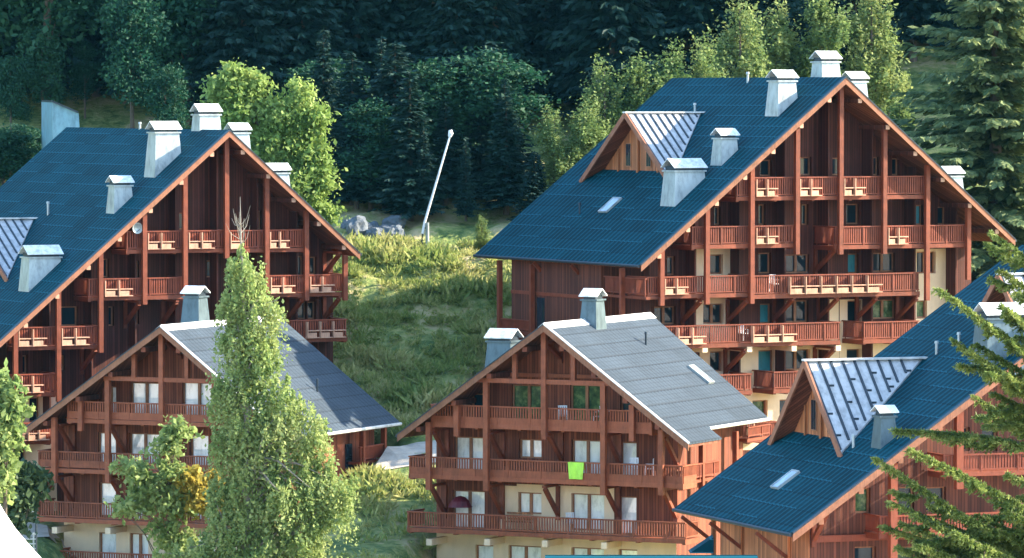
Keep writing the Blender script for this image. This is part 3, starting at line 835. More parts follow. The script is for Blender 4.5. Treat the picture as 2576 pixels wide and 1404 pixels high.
A.balcony(690, 872, 804, 858, plant=[(768, 866, 3)])
A.balcony(-30, 140, 941, 996, plant=[(50, 106, 2)])
A.balcony(-60, 128, 1064, 1117, plant=[(40, 120, 3)]); A.balcony(-60, 135, 1183, 1232)
for w in ((451, 535, 469, 578), (634, 530, 658, 577), (746, 644, 763, 696), (780, 646, 796, 690), (260, 651, 274, 698), (340, 656, 350, 698),
          (153, 771, 196, 820), (273, 771, 287, 820), (330, 776, 350, 816), (748, 759, 771, 803), (774, 759, 794, 803), (57, 894, 69, 940), (152, 894, 163, 931),
          (45, 1117, 65, 1182), (74, 1000, 100, 1062), (520, 655, 545, 698), (600, 648, 625, 692)): A.window(*w)
A.plaster(-20, 1000, 143, 1330)
for b in ((350, 764), (240, 880), (760, 754), (853, 751), (444, 761), (853, 640)): A.brace(*b)
A.walls(A.px(12, 900, 3.1)[0], A.px(838, 760, 3.1)[0], 3.0, wood='boards_shade_darkened')
A.chimney(390, 447, 336, 1.45, 1.15); A.chimney(287, 538, 470, 1.05, 0.95); A.chimney(72, 735, 651, 1.9, 1.25)
p = A.px(503, 291, 4.2)
A.chimney(0, 0, 0, 1.25, 1.1, True, (p[0], 4.2, p[1]), 1.8)
q = A.px(627, 337, 4.6)
A.chimney(0, 0, 0, 1.0, 1.0, False, (q[0], 4.6, q[1]), 1.2)
q = A.px(727, 438, 4.6)
A.chimney(0, 0, 0, 1.15, 1.0, False, (q[0], 4.6, q[1]), 1.2)
A.dormer((84, 555), (-75, 555), (-190, 735), win=False)
A.pipe(352, 324, 312); A.pipe(121, 540, 512)

# ---------------------------------------- chalet C: lower, in the middle
C = House('lower middle chalet with a pale grey sunlit roof, skylight and lime cloth on its balcony',
          1.6345, 249.0, -11.74, -0.4511, 0.7005, 0.7213, 13.35, 12.19, 8.457, 7.373, -27.0, 0.7, 2.5, M['roof_grey'])
ex = C.px(1733, 1106, 0.0)[0]
ey = C.slope(1806, 1094, False).y
C.roof(M['ridge_white'], (ex, ey)); C.purlins(4, 4, 0.26, 'timber')
def lower_facade(h, posts, shorts):
    for x, y0, y1 in posts: h.post(x, y0, y1, 0.27)
    for x, y0, y1 in shorts: h.post(x, y0, y1, 0.24)
lower_facade(C, ((1369, 0, 1105), (1223.3, 962, 1234), (1518, 966, 1246), (1149.7, 1008, 1098), (1590.4, 1019, 1110), (1079, 1062, 1232), (1663.4, 1078, 1246)),
             ((1295.7, 0, 953), (1443, 0, 958)))
C.beam(1196, 957, 1532, 964, C.ob - 0.2, 0.24, 0.16)
C.beam(1262, 942, 1512, 948, C.ow - 0.1, 0.2, 0.16)
kw = dict(pit=0.15, bw=0.075)
C.balcony(1085, 1640, 1025, 1080, panel=(1058, 1076), **kw)
C.balcony(1030, 1718, 1159, 1213, panel=(1190, 1208), **kw)
C.balcony(1026, 1724, 1300, 1350, **kw)
for w in ((1287, 968, 1369, 1070, 'g'), (1434, 968, 1513, 1070, 'g'), (1560, 988, 1586, 1070, 'd'), (1185, 990, 1215, 1060, 'd'),
          (1143, 1099, 1219, 1190, 'w'), (1306, 1105, 1362, 1153, 'w'), (1438, 1107, 1514, 1200, 'w'), (1560, 1112, 1601, 1210, 'w'),
          (1138, 1234, 1219, 1330, 'w'), (1303, 1239, 1362, 1293, 'w'), (1437, 1242, 1520, 1335, 'w'), (1556, 1249, 1601, 1345, 'w'),
          (1196, 1371, 1241, 1465, 'w'), (1279, 1373, 1361, 1465, 'w'), (1437, 1378, 1519, 1470, 'w'), (1556, 1382, 1603, 1470, 'w')): C.window(*w[:4], st=w[4])
for p in ((1258, 1222, 1300, 1352), (1300, 1222, 1545, 1352), (1090, 1352, 1720, 1600)): C.plaster(*p)
for b in ((1233, 1093), (1380.6, 1093), (1528, 1098), (1092, 1086), (1672, 1100), (1086, 1226), (1231, 1227), (1371, 1229), (1524, 1232), (1670, 1236)): C.brace(*b, drop=1.5)
C.brace(1378, 866, 0.8)
for c in ((1080, 1364), (1226, 1364), (1371, 1368), (1520, 1373)): C.corbel(*c, h=0.34)
C.walls(C.px(1098, 1120, 2.5)[0], C.px(1702, 1120, 2.5)[0], 2.8, 0.25, wood='boards_sun_lightened')
C.chimney(1500, 830, 758, 0.8, 1.0, False)
q = C.px(1224, 870, 4.2)
C.chimney(0, 0, 0, 1.35, 1.2, True, (C.px(1226, 870, 5.0)[0], 5.0, C.px(1260, 862, 5.0)[1]), 1.5)
C.skylight(1762, 944, 0.75, 1.5, False)
C.pipe(1625, 868, 840, False, 0.06, 0.09, 'darkmetal')
# right side wall: gallery and posts under the long eave
side_rail(C, 1722, 1810, 1164, 1210, C.wr - 0.4, C.wwr, m='rail')
side_post(C, 1765, 1100, 1260, C.wr - 0.45); side_post(C, 1850, 1085, 1230, C.wr - 0.45)
side_rail(C, 1880, 1935, 1070, 1105, C.wr - 0.3, C.wwr)

# ---------------------------------------- chalet B: lower, on the left behind the birch
B = House('lower chalet with a grey roof half in shadow, standing behind the tall birch',
          -19.0, 262.0, -12.47, -0.4276, 0.6798, 0.7608, 13.91, 13.84, 8.42, 7.66, -28.5, 0.7, 2.5, M['roof_grey'])
B.roof(M['ridge_white']); B.purlins(4, 4, 0.26, 'timber')
lower_facade(B, ((407, 0, 1060), (272, 955, 1214), (541, 955, 1225), (203.5, 999, 1084), (610, 1000, 1090), (137.3, 1050, 1215), (676, 1066, 1225)), ((338, 0, 950), (470.7, 0, 952)))
B.beam(262, 953, 556, 958, B.ob - 0.2, 0.24, 0.16)
B.balcony(170, 640, 1015, 1068, panel=(1044, 1059), **kw)
B.balcony(97, 748, 1144, 1196, panel=(1170, 1185), **kw)
B.balcony(95, 756, 1272, 1322, **kw)
B.balcony(133, 700, 1396, 1440, **kw)
for w in ((328, 962, 404, 1050, 'w'), (458, 962, 538, 1052, 'w'), (276, 972, 292, 1050, 'w'), (246, 1088, 291, 1180, 'w'), (325, 1090, 400, 1182, 'w'), (478, 1094, 524, 1184, 'w'),
          (249, 1214, 291, 1300, 'w'), (325, 1215, 363, 1310, 'w'), (478, 1220, 540, 1310, 'w'), (249, 1340, 292, 1425, 'w'), (326, 1342, 373, 1430, 'w'), (478, 1346, 540, 1430, 'w')): B.window(*w[:4], st=w[4])
B.plaster(140, 1325, 800, 1560)
for b in ((150, 1074), (147, 1203), (280, 1075), (280, 1205), (416, 1078), (416, 1206), (548, 1084), (548, 1212)): B.brace(*b, drop=1.5)
B.brace(419, 858, 0.8)
for c in ((138, 1334), (272, 1336), (408, 1340)): B.corbel(*c, h=0.34)
zpB = B.side(880, 1320, 6.55)[1]
B.walls(B.px(160, 1120, 2.5)[0], 6.55, zpB, 0.25, wood='boards_sun_lightened')
B.chimney(500, 806, 750, 0.95, 1.0, False)
side_post(B, 912, 1080, 1230, 7.3); side_post(B, 965.5, 1070, 1200, 7.3)
side_rail(B, 905, 963, 1120, 1163, 7.3, 6.58)
side_rail(B, 872, 962, 1250, 1300, 7.6, 6.58)
for (x0, x1, y0, y1) in ((868, 884, 1118, 1175), (829, 845, 1330, 1390)):
    a = B.side(x0, y0, 6.55); b = B.side(x1, y1, 6.55)
    mb = MB(); mb.box(6.555, 6.6, a[0], b[0], b[1], a[1]); mb.build('window', M['glass_dark'], B.E)
a = B.side(905, 1182, 6.55); b = B.side(924, 1318, 6.55)
mb = MB(); mb.box(6.553, 6.58, a[0], b[0], b[1], a[1]); mb.build('plaster_wall', M['plaster'], B.E)
B.pipe(798, 985, 958, False, 0.05, 0.07, 'darkmetal')

# ---------------------------------------- chalet D: nearest, lower right
D = House('nearest chalet with honey boards and large triangular dormer behind the dark spruce boughs',
          29.507, 222.0, -7.24, 0.3503, 0.6782, 0.70, 13.96, 14.07, 18.08, 10.0, -27.5, 0.75, 2.4, M['roof_blue'])
D.roof(); D.purlins(9, 5, 0.24, 'barge')
D.post(2245.4, 0, 1470, 0.34); D.post(2411.5, 0, 1230, 0.34)
D.balcony(2212, 2620, 1291, 1345); D.balcony(2373, 2700, 1139, 1192); D.balcony(2212, 2620, 1438, 1480)
for w in ((2152, 1228, 2190, 1291, 'g'), (2150, 1375, 2204, 1450, 'd'), (2254, 1375, 2307, 1450, 'g'), (2400, 1075, 2440, 1135, 'd'), (2262, 1225, 2300, 1285, 'd'),
          (2330, 1225, 2380, 1288, 'd'), (2470, 1070, 2510, 1135, 'd')): D.window(*w[:4], st=w[4])
D.beam(2050, 1353, 2330, 1350, D.ow - 0.1, 0.3, 0.18)
for b in ((2079, 1290),): D.brace(*b, drop=1.4)
wwl = D.px(2037, 1370, 2.4)[0]
D.walls(wwl, 9.0, 0.0, 0.3, wood='boards')
mb = MB(); mb.box(wwl - 0.06, wwl - 0.004, D.ow, 12.8, 0, D.zroof(wwl) - 0.3); mb.build('side_cladding', M['boards_warm'], D.E)
for x, lab in ((1872, 0), (1990, 0), (1800, 0)):
    ly, z = D.side(x, 1345, wwl)
    zt = D.zroof(-D.wl) - 0.3
    mb = MB(); mb.box(wwl - 0.2, wwl - 0.004, ly - 0.1, ly + 0.1, 0, D.zroof(wwl) - 0.3); mb.build('post', M['boards_warm'], D.E)
    mb = MB(); mb.beam((-D.wl + 0.15, ly, zt - 0.1), (wwl - 0.1, ly, zt - 1.35), 0.16, 0.16, side=(0, 1, 0)); mb.build('brace', M['timber'], D.E)
D.chimney(2215, 1130, 1052, 0.7, 0.75)
D.chimney(2483, 938, 806, 2.2, 1.3)
D.dormer((2318, 908), (2023, 910), (1930, 1132), ribs=0.6, guards=True)
D.dormer((2660, 695), (2510, 695), (2462, 788), ribs=0.6, win=False, guards=True)
D.skylight(1977, 1209, 0.85, 1.35)
D.pipe(2356, 890, 864); D.pipe(2147, 1125, 1100)
D.pipe(2412, 858, 842)

# ------------------------------------------------------------------ things on the balconies
def put(o, h, px_, py_, ly, yaw=0.0):
    lx, lz = h.px(px_, py_, ly)
    o.location = h.world(lx, ly, lz); o.rotation_euler = (0, 0, h.yaw + yaw)
# lime cloth over the middle balcony rail
lx0, zt = C.px(1431, 1163, C.ob); lx1, _ = C.px(1471, 1163, C.ob); _, zb = C.px(1451, 1206, C.ob)
mb = MB(); w = lx1 - lx0; hgt = zt - zb
n, k = 12, 10
def clothz(i, j):
    u, v = i / n, j / k
    x = (u - 0.5) * w * (1 - 0.18 * v) ; y = -0.12 - 0.04 * math.sin(u * 9 + 1) * v
    return (x, y, -v * hgt)
for j in range(k):
    for i in range(n):
        mb.face([clothz(i, j), clothz(i, j + 1), clothz(i + 1, j + 1), clothz(i + 1, j)])
for i in range(n):
    a, b = clothz(i, 0), clothz(i + 1, 0)
    mb.face([a, b, (b[0], 0.10, 0.03), (a[0], 0.10, 0.03)]); mb.face([(a[0], 0.10, 0.03), (b[0], 0.10, 0.03), (b[0], 0.13, -0.4), (a[0], 0.13, -0.4)])
o = mb.build('towel', M['towel']); o.location = C.world((lx0 + lx1) / 2, C.ob, zt + 0.015); o.rotation_euler = (0, 0, C.yaw)
sm = o.modifiers.new('thickness', 'SOLIDIFY'); sm.thickness = 0.02
tag(o, 'lime green cloth hung over the balcony rail of the middle chalet', 'towel')
# crimson parasol on the lowest balcony
o = empty('parasol', (0, 0, 0)); put(o, C, 1158, 1338, 1.95); o.scale = (0.8, 0.6, 0.95)
mb = MB()
ring = [(0.0, 1.05), (0.35, 0.97), (0.65, 0.75), (0.85, 0.42)]
for (r0, z0), (r1, z1) in zip(ring, ring[1:]):
    for i in range(12):
        a, b = 2 * math.pi * i / 12, 2 * math.pi * (i + 1) / 12
        f = [(r0 * math.cos(a), r0 * math.sin(a), z0 + 0.95), (r1 * math.cos(a), r1 * math.sin(a), z1 + 0.95), (r1 * math.cos(b), r1 * math.sin(b), z1 + 0.95), (r0 * math.cos(b), r0 * math.sin(b), z0 + 0.95)]
        mb.face(f[1:] if r0 == 0 else f)
mb.build('canopy', M['crimson'], o)
mb = MB(); mb.tube([(0, 0, 0), (0, 0, 2.05)], [0.025, 0.02], 8); mb.build('pole', M['white'], o)
mb = MB(); mb.tube([(0, 0, 0), (0, 0, 0.1)], [0.22, 0.2], 12); mb.build('base', M['darkmetal'], o)
tag(o, 'crimson dome parasol in front of a white window on the lowest full balcony', 'parasol')
def chair_mesh():
    mb = MB()
    mb.box(-0.24, 0.24, -0.22, 0.22, 0.42, 0.45)
    for i in range(5): mb.box(-0.22 + i * 0.1, -0.16 + i * 0.1, 0.2, 0.225, 0.47, 0.92)
    mb.box(-0.24, 0.24, 0.198, 0.23, 0.90, 0.95)
    for x in (-0.22, 0.22):
        for y in (-0.2, 0.2): mb.beam((x, y * 1.15, 0), (x, y, 0.42), 0.035, 0.035)
        mb.box(x - 0.02, x + 0.02, -0.2, 0.2, 0.64, 0.67); mb.box(x - 0.018, x + 0.018, -0.2, -0.17, 0.45, 0.64)
    return mb.mesh('garden_chair', M['white'])
cm = chair_mesh()
def floor_z(h, px_, pyf, ly):
    return h.px(px_, pyf, h.ob)
for h, x, yf, yaw, lab in ((C, 1400, 1076, 0.5, 'white garden chair near the centre post on the top balcony'),
                           (C, 1493, 1078, -0.4, 'white garden chair under the right green window on the top balcony'),
                           (C, 1578, 1208, 0.3, 'white garden chair in front of the tall single window, on the lime cloth balcony'),
                           (C, 1618, 1210, -1.2, 'white garden chair next to the right post on the lime cloth balcony'),
                           (C, 1422, 1346, 0.9, 'white garden chair on the lowest full balcony of the middle chalet'),
                           (E, 1966, 741, 0.2, 'white garden chair on the long planter balcony of the upper right chalet'),
                           (E, 1886, 866, 0.2, 'white garden chair one balcony below the longest row of planters')):
    o = bpy.data.objects.new('garden_chair', cm); COL.objects.link(o)
    lx, lz = h.px(x, yf, h.ob)
    o.location = h.world(lx, h.ob + 0.75, lz + 0.14); o.rotation_euler = (0, 0, h.yaw + yaw)
    tag(o, lab, 'chair', 'white balcony chairs')
mb = MB(); mb.tube([(0, 0, 0.70), (0, 0, 0.74)], [0.42, 0.42], 16)
t = empty('table', (0, 0, 0)); lx, lz = C.px(1497, 1078, C.ob); t.location = C.world(lx, C.ob + 1.15, lz + 0.14)
mb.build('tabletop', M['white'], t)
mb = MB(); mb.tube([(0, 0, 0), (0, 0, 0.7)], [0.04, 0.04], 8); mb.tube([(0, 0, 0), (0, 0, 0.03)], [0.25, 0.22], 12); mb.build('leg', M['white'], t)
tag(t, 'round white table by the right green window of the top balcony', 'table')
t = empty('bench', (0, 0, 0)); lx, lz = C.px(1276, 1346, C.ob); t.location = C.world(lx, C.ob + 1.3, lz + 0.14); t.rotation_euler = (0, 0, C.yaw)
mb = MB(); mb.box(-0.75, 0.75, -0.22, 0.2, 0.42, 0.46); mb.build('seat', M['boards_warm'], t)
mb = MB()
for i in range(3): mb.box(-0.75, 0.75, 0.205, 0.235, 0.52 + i * 0.15, 0.62 + i * 0.15)
mb.build('backrest', M['boards_warm'], t)
for x in (-0.68, 0.68):
    for y in (-0.18, 0.16):
        mb = MB(); mb.box(x - 0.035, x + 0.035, y - 0.035, y + 0.035, 0, 0.42); mb.build('leg', M['boards_warm'], t)
tag(t, 'honey wooden bench behind the railing of the lowest full balcony', 'bench')
t = empty('satellite_dish', (0, 0, 0)); lx, lz = A.px(343, 574, A.ob); t.location = A.world(lx, A.ob - 0.1, lz); t.rotation_euler = (0, 0, A.yaw)
mb = MB()
for (r0, y0), (r1, y1) in zip([(0.0, 0.0), (0.16, -0.03), (0.3, -0.1)], [(0.16, -0.03), (0.3, -0.1), (0.32, -0.1)]):
    for i in range(14):
        a, b = 2 * math.pi * i / 14, 2 * math.pi * (i + 1) / 14
        f = [(r0 * math.cos(a), y0, r0 * math.sin(a)), (r1 * math.cos(a), y1, r1 * math.sin(a)), (r1 * math.cos(b), y1, r1 * math.sin(b)), (r0 * math.cos(b), y0, r0 * math.sin(b))]
        mb.face(f[1:] if r0 == 0 else f)
mb.build('dish', M['zinc'], t)
mb = MB(); mb.beam((0, 0.02, 0), (0, 0.05, -0.35), 0.04, 0.04); mb.beam((0, -0.02, -0.2), (0, -0.4, -0.05), 0.02, 0.02); mb.build('arm', M['darkmetal'], t)
tag(t, 'small grey satellite dish under the roof edge on the top left balcony', 'satellite dish')

# ------------------------------------------------------------------ snow lance on the crest
P = at(1075, 634, 303); P.z = gz(P.x, P.y)
t = empty('snow_lance', P)
mp = lambda x, y: at(x, y, 303) - P
mb = MB(); a = mp(1075, 560); mb.tube([(0, 0, -0.2), (0, 0, a.z)], [0.13, 0.11], 10); mb.build('mast', M['zinc'], t)
mb = MB(); lo, hi = mp(1063, 588), mp(1131, 345); mb.tube([lo, mp(1068, 560), hi], [0.09, 0.085, 0.06], 8); mb.build('pole', M['white'], t)
mb = MB(); top = mp(1133, 327); mb.tube([hi, (hi + top) / 2 + Vector((0.05, 0, 0)), top], [0.10, 0.17, 0.11], 10); mb.build('nozzle', M['white'], t)
mb = MB(); mb.tube([lo, lo + Vector((-0.05, 0, -0.5)), mp(1064, 615), mp(1070, 630)], [0.045] * 4, 6); mb.tube([mp(1063, 575), mp(1076, 572)], [0.05, 0.05], 6); mb.build('hose', M['darkmetal'], t)
mb = MB(); q0, q1 = mp(1045, 632), mp(1100, 632); mb.box(q0.x, q1.x, -0.4, 0.4, -0.25, 0.1); mb.build('base', M['rock'], t)
tag(t, 'slender white snow lance tilting from a mast on the crest of the grassy bank', 'snow lance')

# ------------------------------------------------------------------ trees
nr = np.random.RandomState(5)
def quads_mesh(name, c, ax, ay, m):
    """leaf sized faces: centres c with half axes ax, ay"""
    n = len(c)
    v = np.empty((n, 4, 3))
    v[:, 0] = c - ax; v[:, 1] = c - ay * 0.9 + ax * 0.15; v[:, 2] = c + ax; v[:, 3] = c + ay * 0.9 + ax * 0.15
    return raw_quads(name, v.reshape(-1, 3), m)
def raw_quads(name, co, m):
    n = len(co) // 4
    me = bpy.data.meshes.new(name)
    me.vertices.add(n * 4); me.vertices.foreach_set('co', np.ascontiguousarray(co, dtype=np.float32).ravel())
    me.loops.add(n * 4); me.loops.foreach_set('vertex_index', np.arange(n * 4, dtype=np.int32))
    me.polygons.add(n); me.polygons.foreach_set('loop_start', np.arange(0, n * 4, 4, dtype=np.int32))
    me.materials.append(m); me.update(calc_edges=True)
    return me
def unit(v): return v / np.maximum(1e-9, np.linalg.norm(v, axis=-1, keepdims=True))
def leaves(c, size, outward=None, droop=0.0, elong=1.6):
    n = len(c)
    d = nr.normal(size=(n, 3)); d[:, 2] -= droop
    if outward is not None: d += outward; d[:, 1] -= 0.25
    d = unit(d); e = unit(np.cross(d, nr.normal(size=(n, 3))))
    s = size * (0.45 + 1.1 * nr.rand(n, 1) ** 1.5)
    return c, d * s * 0.5 * elong, e * s * 0.5

def conifer(name, H, rad, seed, m, trunkm, spray=0.46, whorls=44, upturn=0.15, dens=1.25, taper=0.9):
    r = np.random.RandomState(seed)
    C0, AX, AY = [], [], []
    for w in range(whorls):
        f = (w + r.rand() * 0.6) / whorls
        z = H * (0.10 + 0.89 * f)
        L = rad * (1 - f) ** taper * (0.75 + 0.5 * r.rand()) + 0.12
        nb = int(5 + 4 * (1 - f) + r.rand() * 2)
        a0 = r.rand() * 6.28
        for b in range(nb):
            a = a0 + b * 6.283 / nb + r.normal() * 0.25
            l = L * (0.6 + 0.55 * r.rand())
            d = np.array([math.cos(a), math.sin(a), -0.32 * (1 - f) + upturn * f])
            ns = max(2, int(l / spray * 2.3 * dens)); zj = r.normal() * H / whorls * 0.6
            for k in range(ns):
                t = (k + 0.5 + r.rand() * 0.4) / ns
                p = np.array([0, 0, z + zj]) + d * l * t + np.array([0, 0, upturn * l * t * t * 0.6])
                sd = np.array([-math.sin(a), math.cos(a), 0])
                for sg in (-1, 1):
                    sz = spray * (0.55 + 0.7 * r.rand()) * (1.15 - 0.5 * t)
                    ax = d * 0.75 + sd * sg * (0.75 - 0.3 * t) + np.array([0, 0, -0.42 + 0.3 * r.normal()])
                    ax = ax / np.linalg.norm(ax) * sz
                    ay = np.cross(ax, np.array([0.8 * r.normal(), 0.8 * r.normal(), 1])); ay = ay / np.linalg.norm(ay) * sz * 0.46
                    C0.append(p + ax * 0.8); AX.append(ax); AY.append(ay)
    # leader
    for k in range(8):
        z = H * (0.95 + 0.05 * k / 8); C0.append([0, 0, z]); AX.append(np.array([0.06 * r.normal(), 0.06 * r.normal(), 0.28])); AY.append(np.array([0.07, 0.03 * r.normal(), 0]))
    crown = quads_mesh(name + '_crown', np.array(C0), np.array(AX), np.array(AY), m)
    mb = MB(); mb.tube([(0, 0, -0.5), (0.05, 0, H * 0.4), (0, 0, H * 0.97)], [H * 0.014 + 0.05, H * 0.009 + 0.03, 0.02], 7)
    return crown, mb.mesh(name + '_trunk', trunkm)

def broadleaf(name, blobs, n_clump, n_leaf, size, m, trunkm, trunk, clump_r=0.55, droop=0.2, branch=18, seed=1, hang=0.0):
    """blobs: (x,y,z,rx,ry,rz); leaves sit in clumps mostly near the blob surfaces"""
    r = np.random.RandomState(seed)
    vol = np.array([b[3] * b[4] * b[5] for b in blobs]); pr = vol ** 0.75; pr /= pr.sum()
    cs, outs = [], []
    for i in r.choice(len(blobs), n_clump, p=pr):
        b = blobs[i]; d = unit(r.normal(size=3)); rr = r.rand() ** 0.42
        cs.append(np.array(b[:3]) + d * np.array(b[3:6]) * rr); outs.append(d)
    cs, outs = np.array(cs), np.array(outs)
    k = np.repeat(np.arange(n_clump), n_leaf)
    rad = clump_r * (0.55 + 0.9 * r.rand(n_clump))
    off = r.normal(size=(len(k), 3)) * 0.5; off[:, 2] *= 0.75
    c = cs[k] + off * rad[k][:, None]
    c[:, 2] -= droop * np.abs(off[:, 0]) * 0.6
    if hang:
        c[:, :2] = cs[k][:, :2] + off[:, :2] * rad[k][:, None] * 0.7
        c[:, 2] += -hang * r.rand(len(k)) ** 1.3 * rad[k] * 2.2 * (0.4 + np.abs(off[:, 0]))
    global nr
    nr = r
    c, ax, ay = leaves(c, size, outs[k] * 0.5, droop)
    crown = quads_mesh(name + '_crown', c, ax, ay, m)
    mb = MB()
    mb.tube(trunk[0], trunk[1], 8)
    tp = [Vector(p) for p in trunk[0]]
    for i in r.choice(n_clump, min(branch, n_clump), replace=False):
        e = Vector(cs[i])
        best = min(range(len(tp) - 1), key=lambda q: ((tp[q] + tp[q + 1]) / 2 - e).length + max(0, (tp[q + 1].z - e.z)))
        st = tp[best].lerp(tp[best + 1], r.rand() * 0.9)
        rr = trunk[1][best] * 0.38
        mid = st.lerp(e, 0.5) + Vector((0, 0, 0.12 * (e - st).length))
        mb.tube([st, mid, e], [rr, rr * 0.6, 0.012], 5)
    return crown, mb.mesh(name + '_trunk', trunkm)

def plant(name, crown, trunk, loc, yaw=0, sc=1.0, label=None, cat='tree', group=None, sz=None):
    o = empty(name, loc, yaw)
    o.scale = (sc, sc, sz if sz else sc)
    for nm, me in (('trunk', trunk), ('crown', crown)):
        c = bpy.data.objects.new(nm, me); COL.objects.link(c); c.parent = o
    return tag(o, label, cat, group)

def ground_at(px_, Y, dz=0.0):
    p = at(px_, 700, Y); return Vector((p.x, Y, gz(p.x, Y) + dz))
def top_h(px_, py_, Y):
    p = at(px_, py_, Y); return p.z - gz(p.x, Y)

con = [conifer('spruce_a', 20, 3.6, 11, M['spruce'], M['bark']), conifer('spruce_b', 20, 3.0, 12, M['spruce'], M['bark']), conifer('spruce_c', 20, 4.2, 13, M['spruce'], M['bark'], 0.5, 40)]
def plumed(k):
    r = random.Random(k)
    bl = []
    for q in range(16):
        z = 2.5 + 0.62 * q; w = 2.3 * (1 - (q / 17.0) ** 2) + 0.25
        a = r.uniform(0, 6.28); d = w * r.uniform(0.15, 0.6)
        bl.append((d * math.cos(a), d * math.sin(a), z, w * 0.62, w * 0.62, 0.9))
    return broadleaf('larch_%d' % k, bl, 240, 60, 0.17, M['larch'], M['bark'], ([(0, 0, -0.5), (0.05, 0, 5), (0, 0, 12.5)], [0.2, 0.14, 0.03]), 0.5, 0.0, 16, k, -1.5)
def wl_tree(k):
    r = random.Random(k)
    bl = [(r.uniform(-1.4, 1.4), r.uniform(-1.2, 1.2), 6 + 1.25 * i + r.uniform(-.6, .6), 1.5 + r.random() * 1.3 * (1 - abs(i - 3) / 7), 1.6 + r.random(), 1.5 + r.random()) for i in range(8)]
    return broadleaf('woodland_%d' % k, bl, 190, 56, 0.25, M['wood_leaf'], M['bark'], ([(0, 0, -0.5), (0.1, 0, 5), (0.2, 0.1, 10), (0.1, 0, 15)], [0.26, 0.2, 0.12, 0.03]), 1.0, 0.3, 14, k)
wod = [wl_tree(31), wl_tree(32)]
lar = [plumed(51), plumed(52)]

# dark conifers the photograph shows one by one
def conif(px_, py_, Y, kind, label, group=None, nm='conifer', wscale=1.0):
    H = top_h(px_, py_, Y); cr, tr = kind
    base = 14.0 if kind in lar else 20.0
    s = H / base
    return plant(nm, cr, tr, ground_at(px_, Y), rnd.random() * 6.28, s * wscale, label, 'tree', group, s)
conif(1270, 195, 318, con[2], 'blue green conifer with pale shoots at its tip, right of the snow lance', nm='spruce_tree')
conif(1066, 318, 315, con[0], 'dark young conifer directly behind the snow lance mast', nm='spruce_tree')
conif(1172, 345, 315, con[1], 'dim young conifer between the snow lance tip and the pale tipped conifer', nm='spruce_tree')
conif(1345, 380, 314, con[2], 'low dark conifer between the blue roof edge and the pale tipped conifer', nm='spruce_tree', wscale=1.5)
conif(960, 90, 324, con[1], 'tall dark conifer to the left of the snow lance, between maple and lance', nm='spruce_tree')
conif(815, 70, 322, con[0], 'slender dim conifer rising behind the right edge of the bright maple', nm='spruce_tree')
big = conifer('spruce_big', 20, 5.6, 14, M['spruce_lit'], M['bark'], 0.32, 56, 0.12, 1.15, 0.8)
conif(2500, -330, 297, big, 'big spruce with drooping sunlit boughs right of the large upper chalet', nm='spruce_tree', wscale=1.25)
conif(2630, -150, 314, con[0], 'spruce cut by the right frame edge behind the big sunlit one', nm='spruce_tree', wscale=1.5)
for px_, py_, Y, w, lab in ((1520, 138, 317, 1.25, 'leftmost lit larch of the row behind the dormer roof'), (1600, 112, 318, 1.35, 'second lit larch from the left behind the dormer roof'),
                         (1690, 100, 319, 1.2, 'lit larch standing third in the row behind the upper ridge'), (1762, 78, 320, 1.15, 'pointed lit larch at the right end of the row, left of the vent pipe'),
                         (1860, -30, 324, 1.15, 'tall larch with a sunlit left flank above the upper right ridge'), (1950, -10, 328, 1.2, 'greenish larch above the vent pipe of the upper right chalet'),
                         (2060, -60, 328, 1.25, 'broad sunlit larch above the chimneys of the upper right chalet'), (2190, -60, 330, 1.2, 'half lit larch at top right, left of the big spruce'),
                         (1395, 268, 315, 1.35, 'pale yellow larch, left of the pair over the blue roof slope'), (1475, 250, 315, 1.4, 'pale yellow larch, right of the pair over the blue roof slope'),
                         (2262, 222, 302, 1.5, 'small lit larch beside the rear chimney, between roof verge and big spruce'),
                         (1212, 540, 302.5, 1.3, 'small pale larch on the crest by the eave of the upper right chalet')):
    conif(px_, py_, Y, lar[rnd.randint(0, 1)], lab, 'sunlit larches', 'larch', w * 1.0)
for px_, py_, Y, lab in ((335, -60, 330, 'tall green broadleaf tree with sunlit leaves at its top, left part of the forest'), (110, 40, 334, 'rounded green broadleaf tree in the upper left corner'),
                         (30, 120, 332, 'dim broadleaf tree cut by the left frame edge'), (215, 90, 338, 'dim green broadleaf tree between the corner tree and the tall one'), (520, 10, 338, 'shaded broadleaf tree above the ridge chimney'),
                         (420, 150, 326, 'shaded broadleaf tree behind the left ridge chimneys'), (645, -40, 342, 'shaded broadleaf tree rising over the bright maple')):
    H = top_h(px_, py_, Y); k = rnd.randint(0, 1)
    plant('broadleaf_tree', *wod[k], ground_at(px_, Y), rnd.random() * 6.28, H / 17.0 * 1.05, lab, 'tree', None, H / 17.0)
# the dim rest of the forest edge: nothing tells these apart
for i in range(46):
    px_ = -60 + i * 60 + rnd.uniform(-22, 22); Y = 334 + rnd.random() * 16
    if px_ > 2150: Y += 16
    if i % 3 == 0 and px_ < 900: cr, tr = wod[i % 2]; b = 17.0
    else: cr, tr = con[i % 3]; b = 20.0
    H = 15 + rnd.random() * 9
    plant('forest_tree', cr, tr, ground_at(px_, Y), rnd.random() * 6.28, H / b * 1.15, 'dim tree of the shaded forest wall behind the chalets', 'tree', 'trees of the shaded forest wall', H / b)
for i in range(17):
    px_ = 850 + i * 27 + rnd.uniform(-12, 12); Y = 316 + rnd.random() * 9
    H = 5 + rnd.random() * 6
    if i % 3: cr, tr = con[i % 3]; b = 20.0
    else: cr, tr = wod[i % 2]; b = 17.0
    plant('forest_tree', cr, tr, ground_at(px_, Y), rnd.random() * 6.28, H / b * 1.7, 'low shaded tree of the thicket behind the snow lance', 'tree', 'thicket behind the snow lance', H / b)
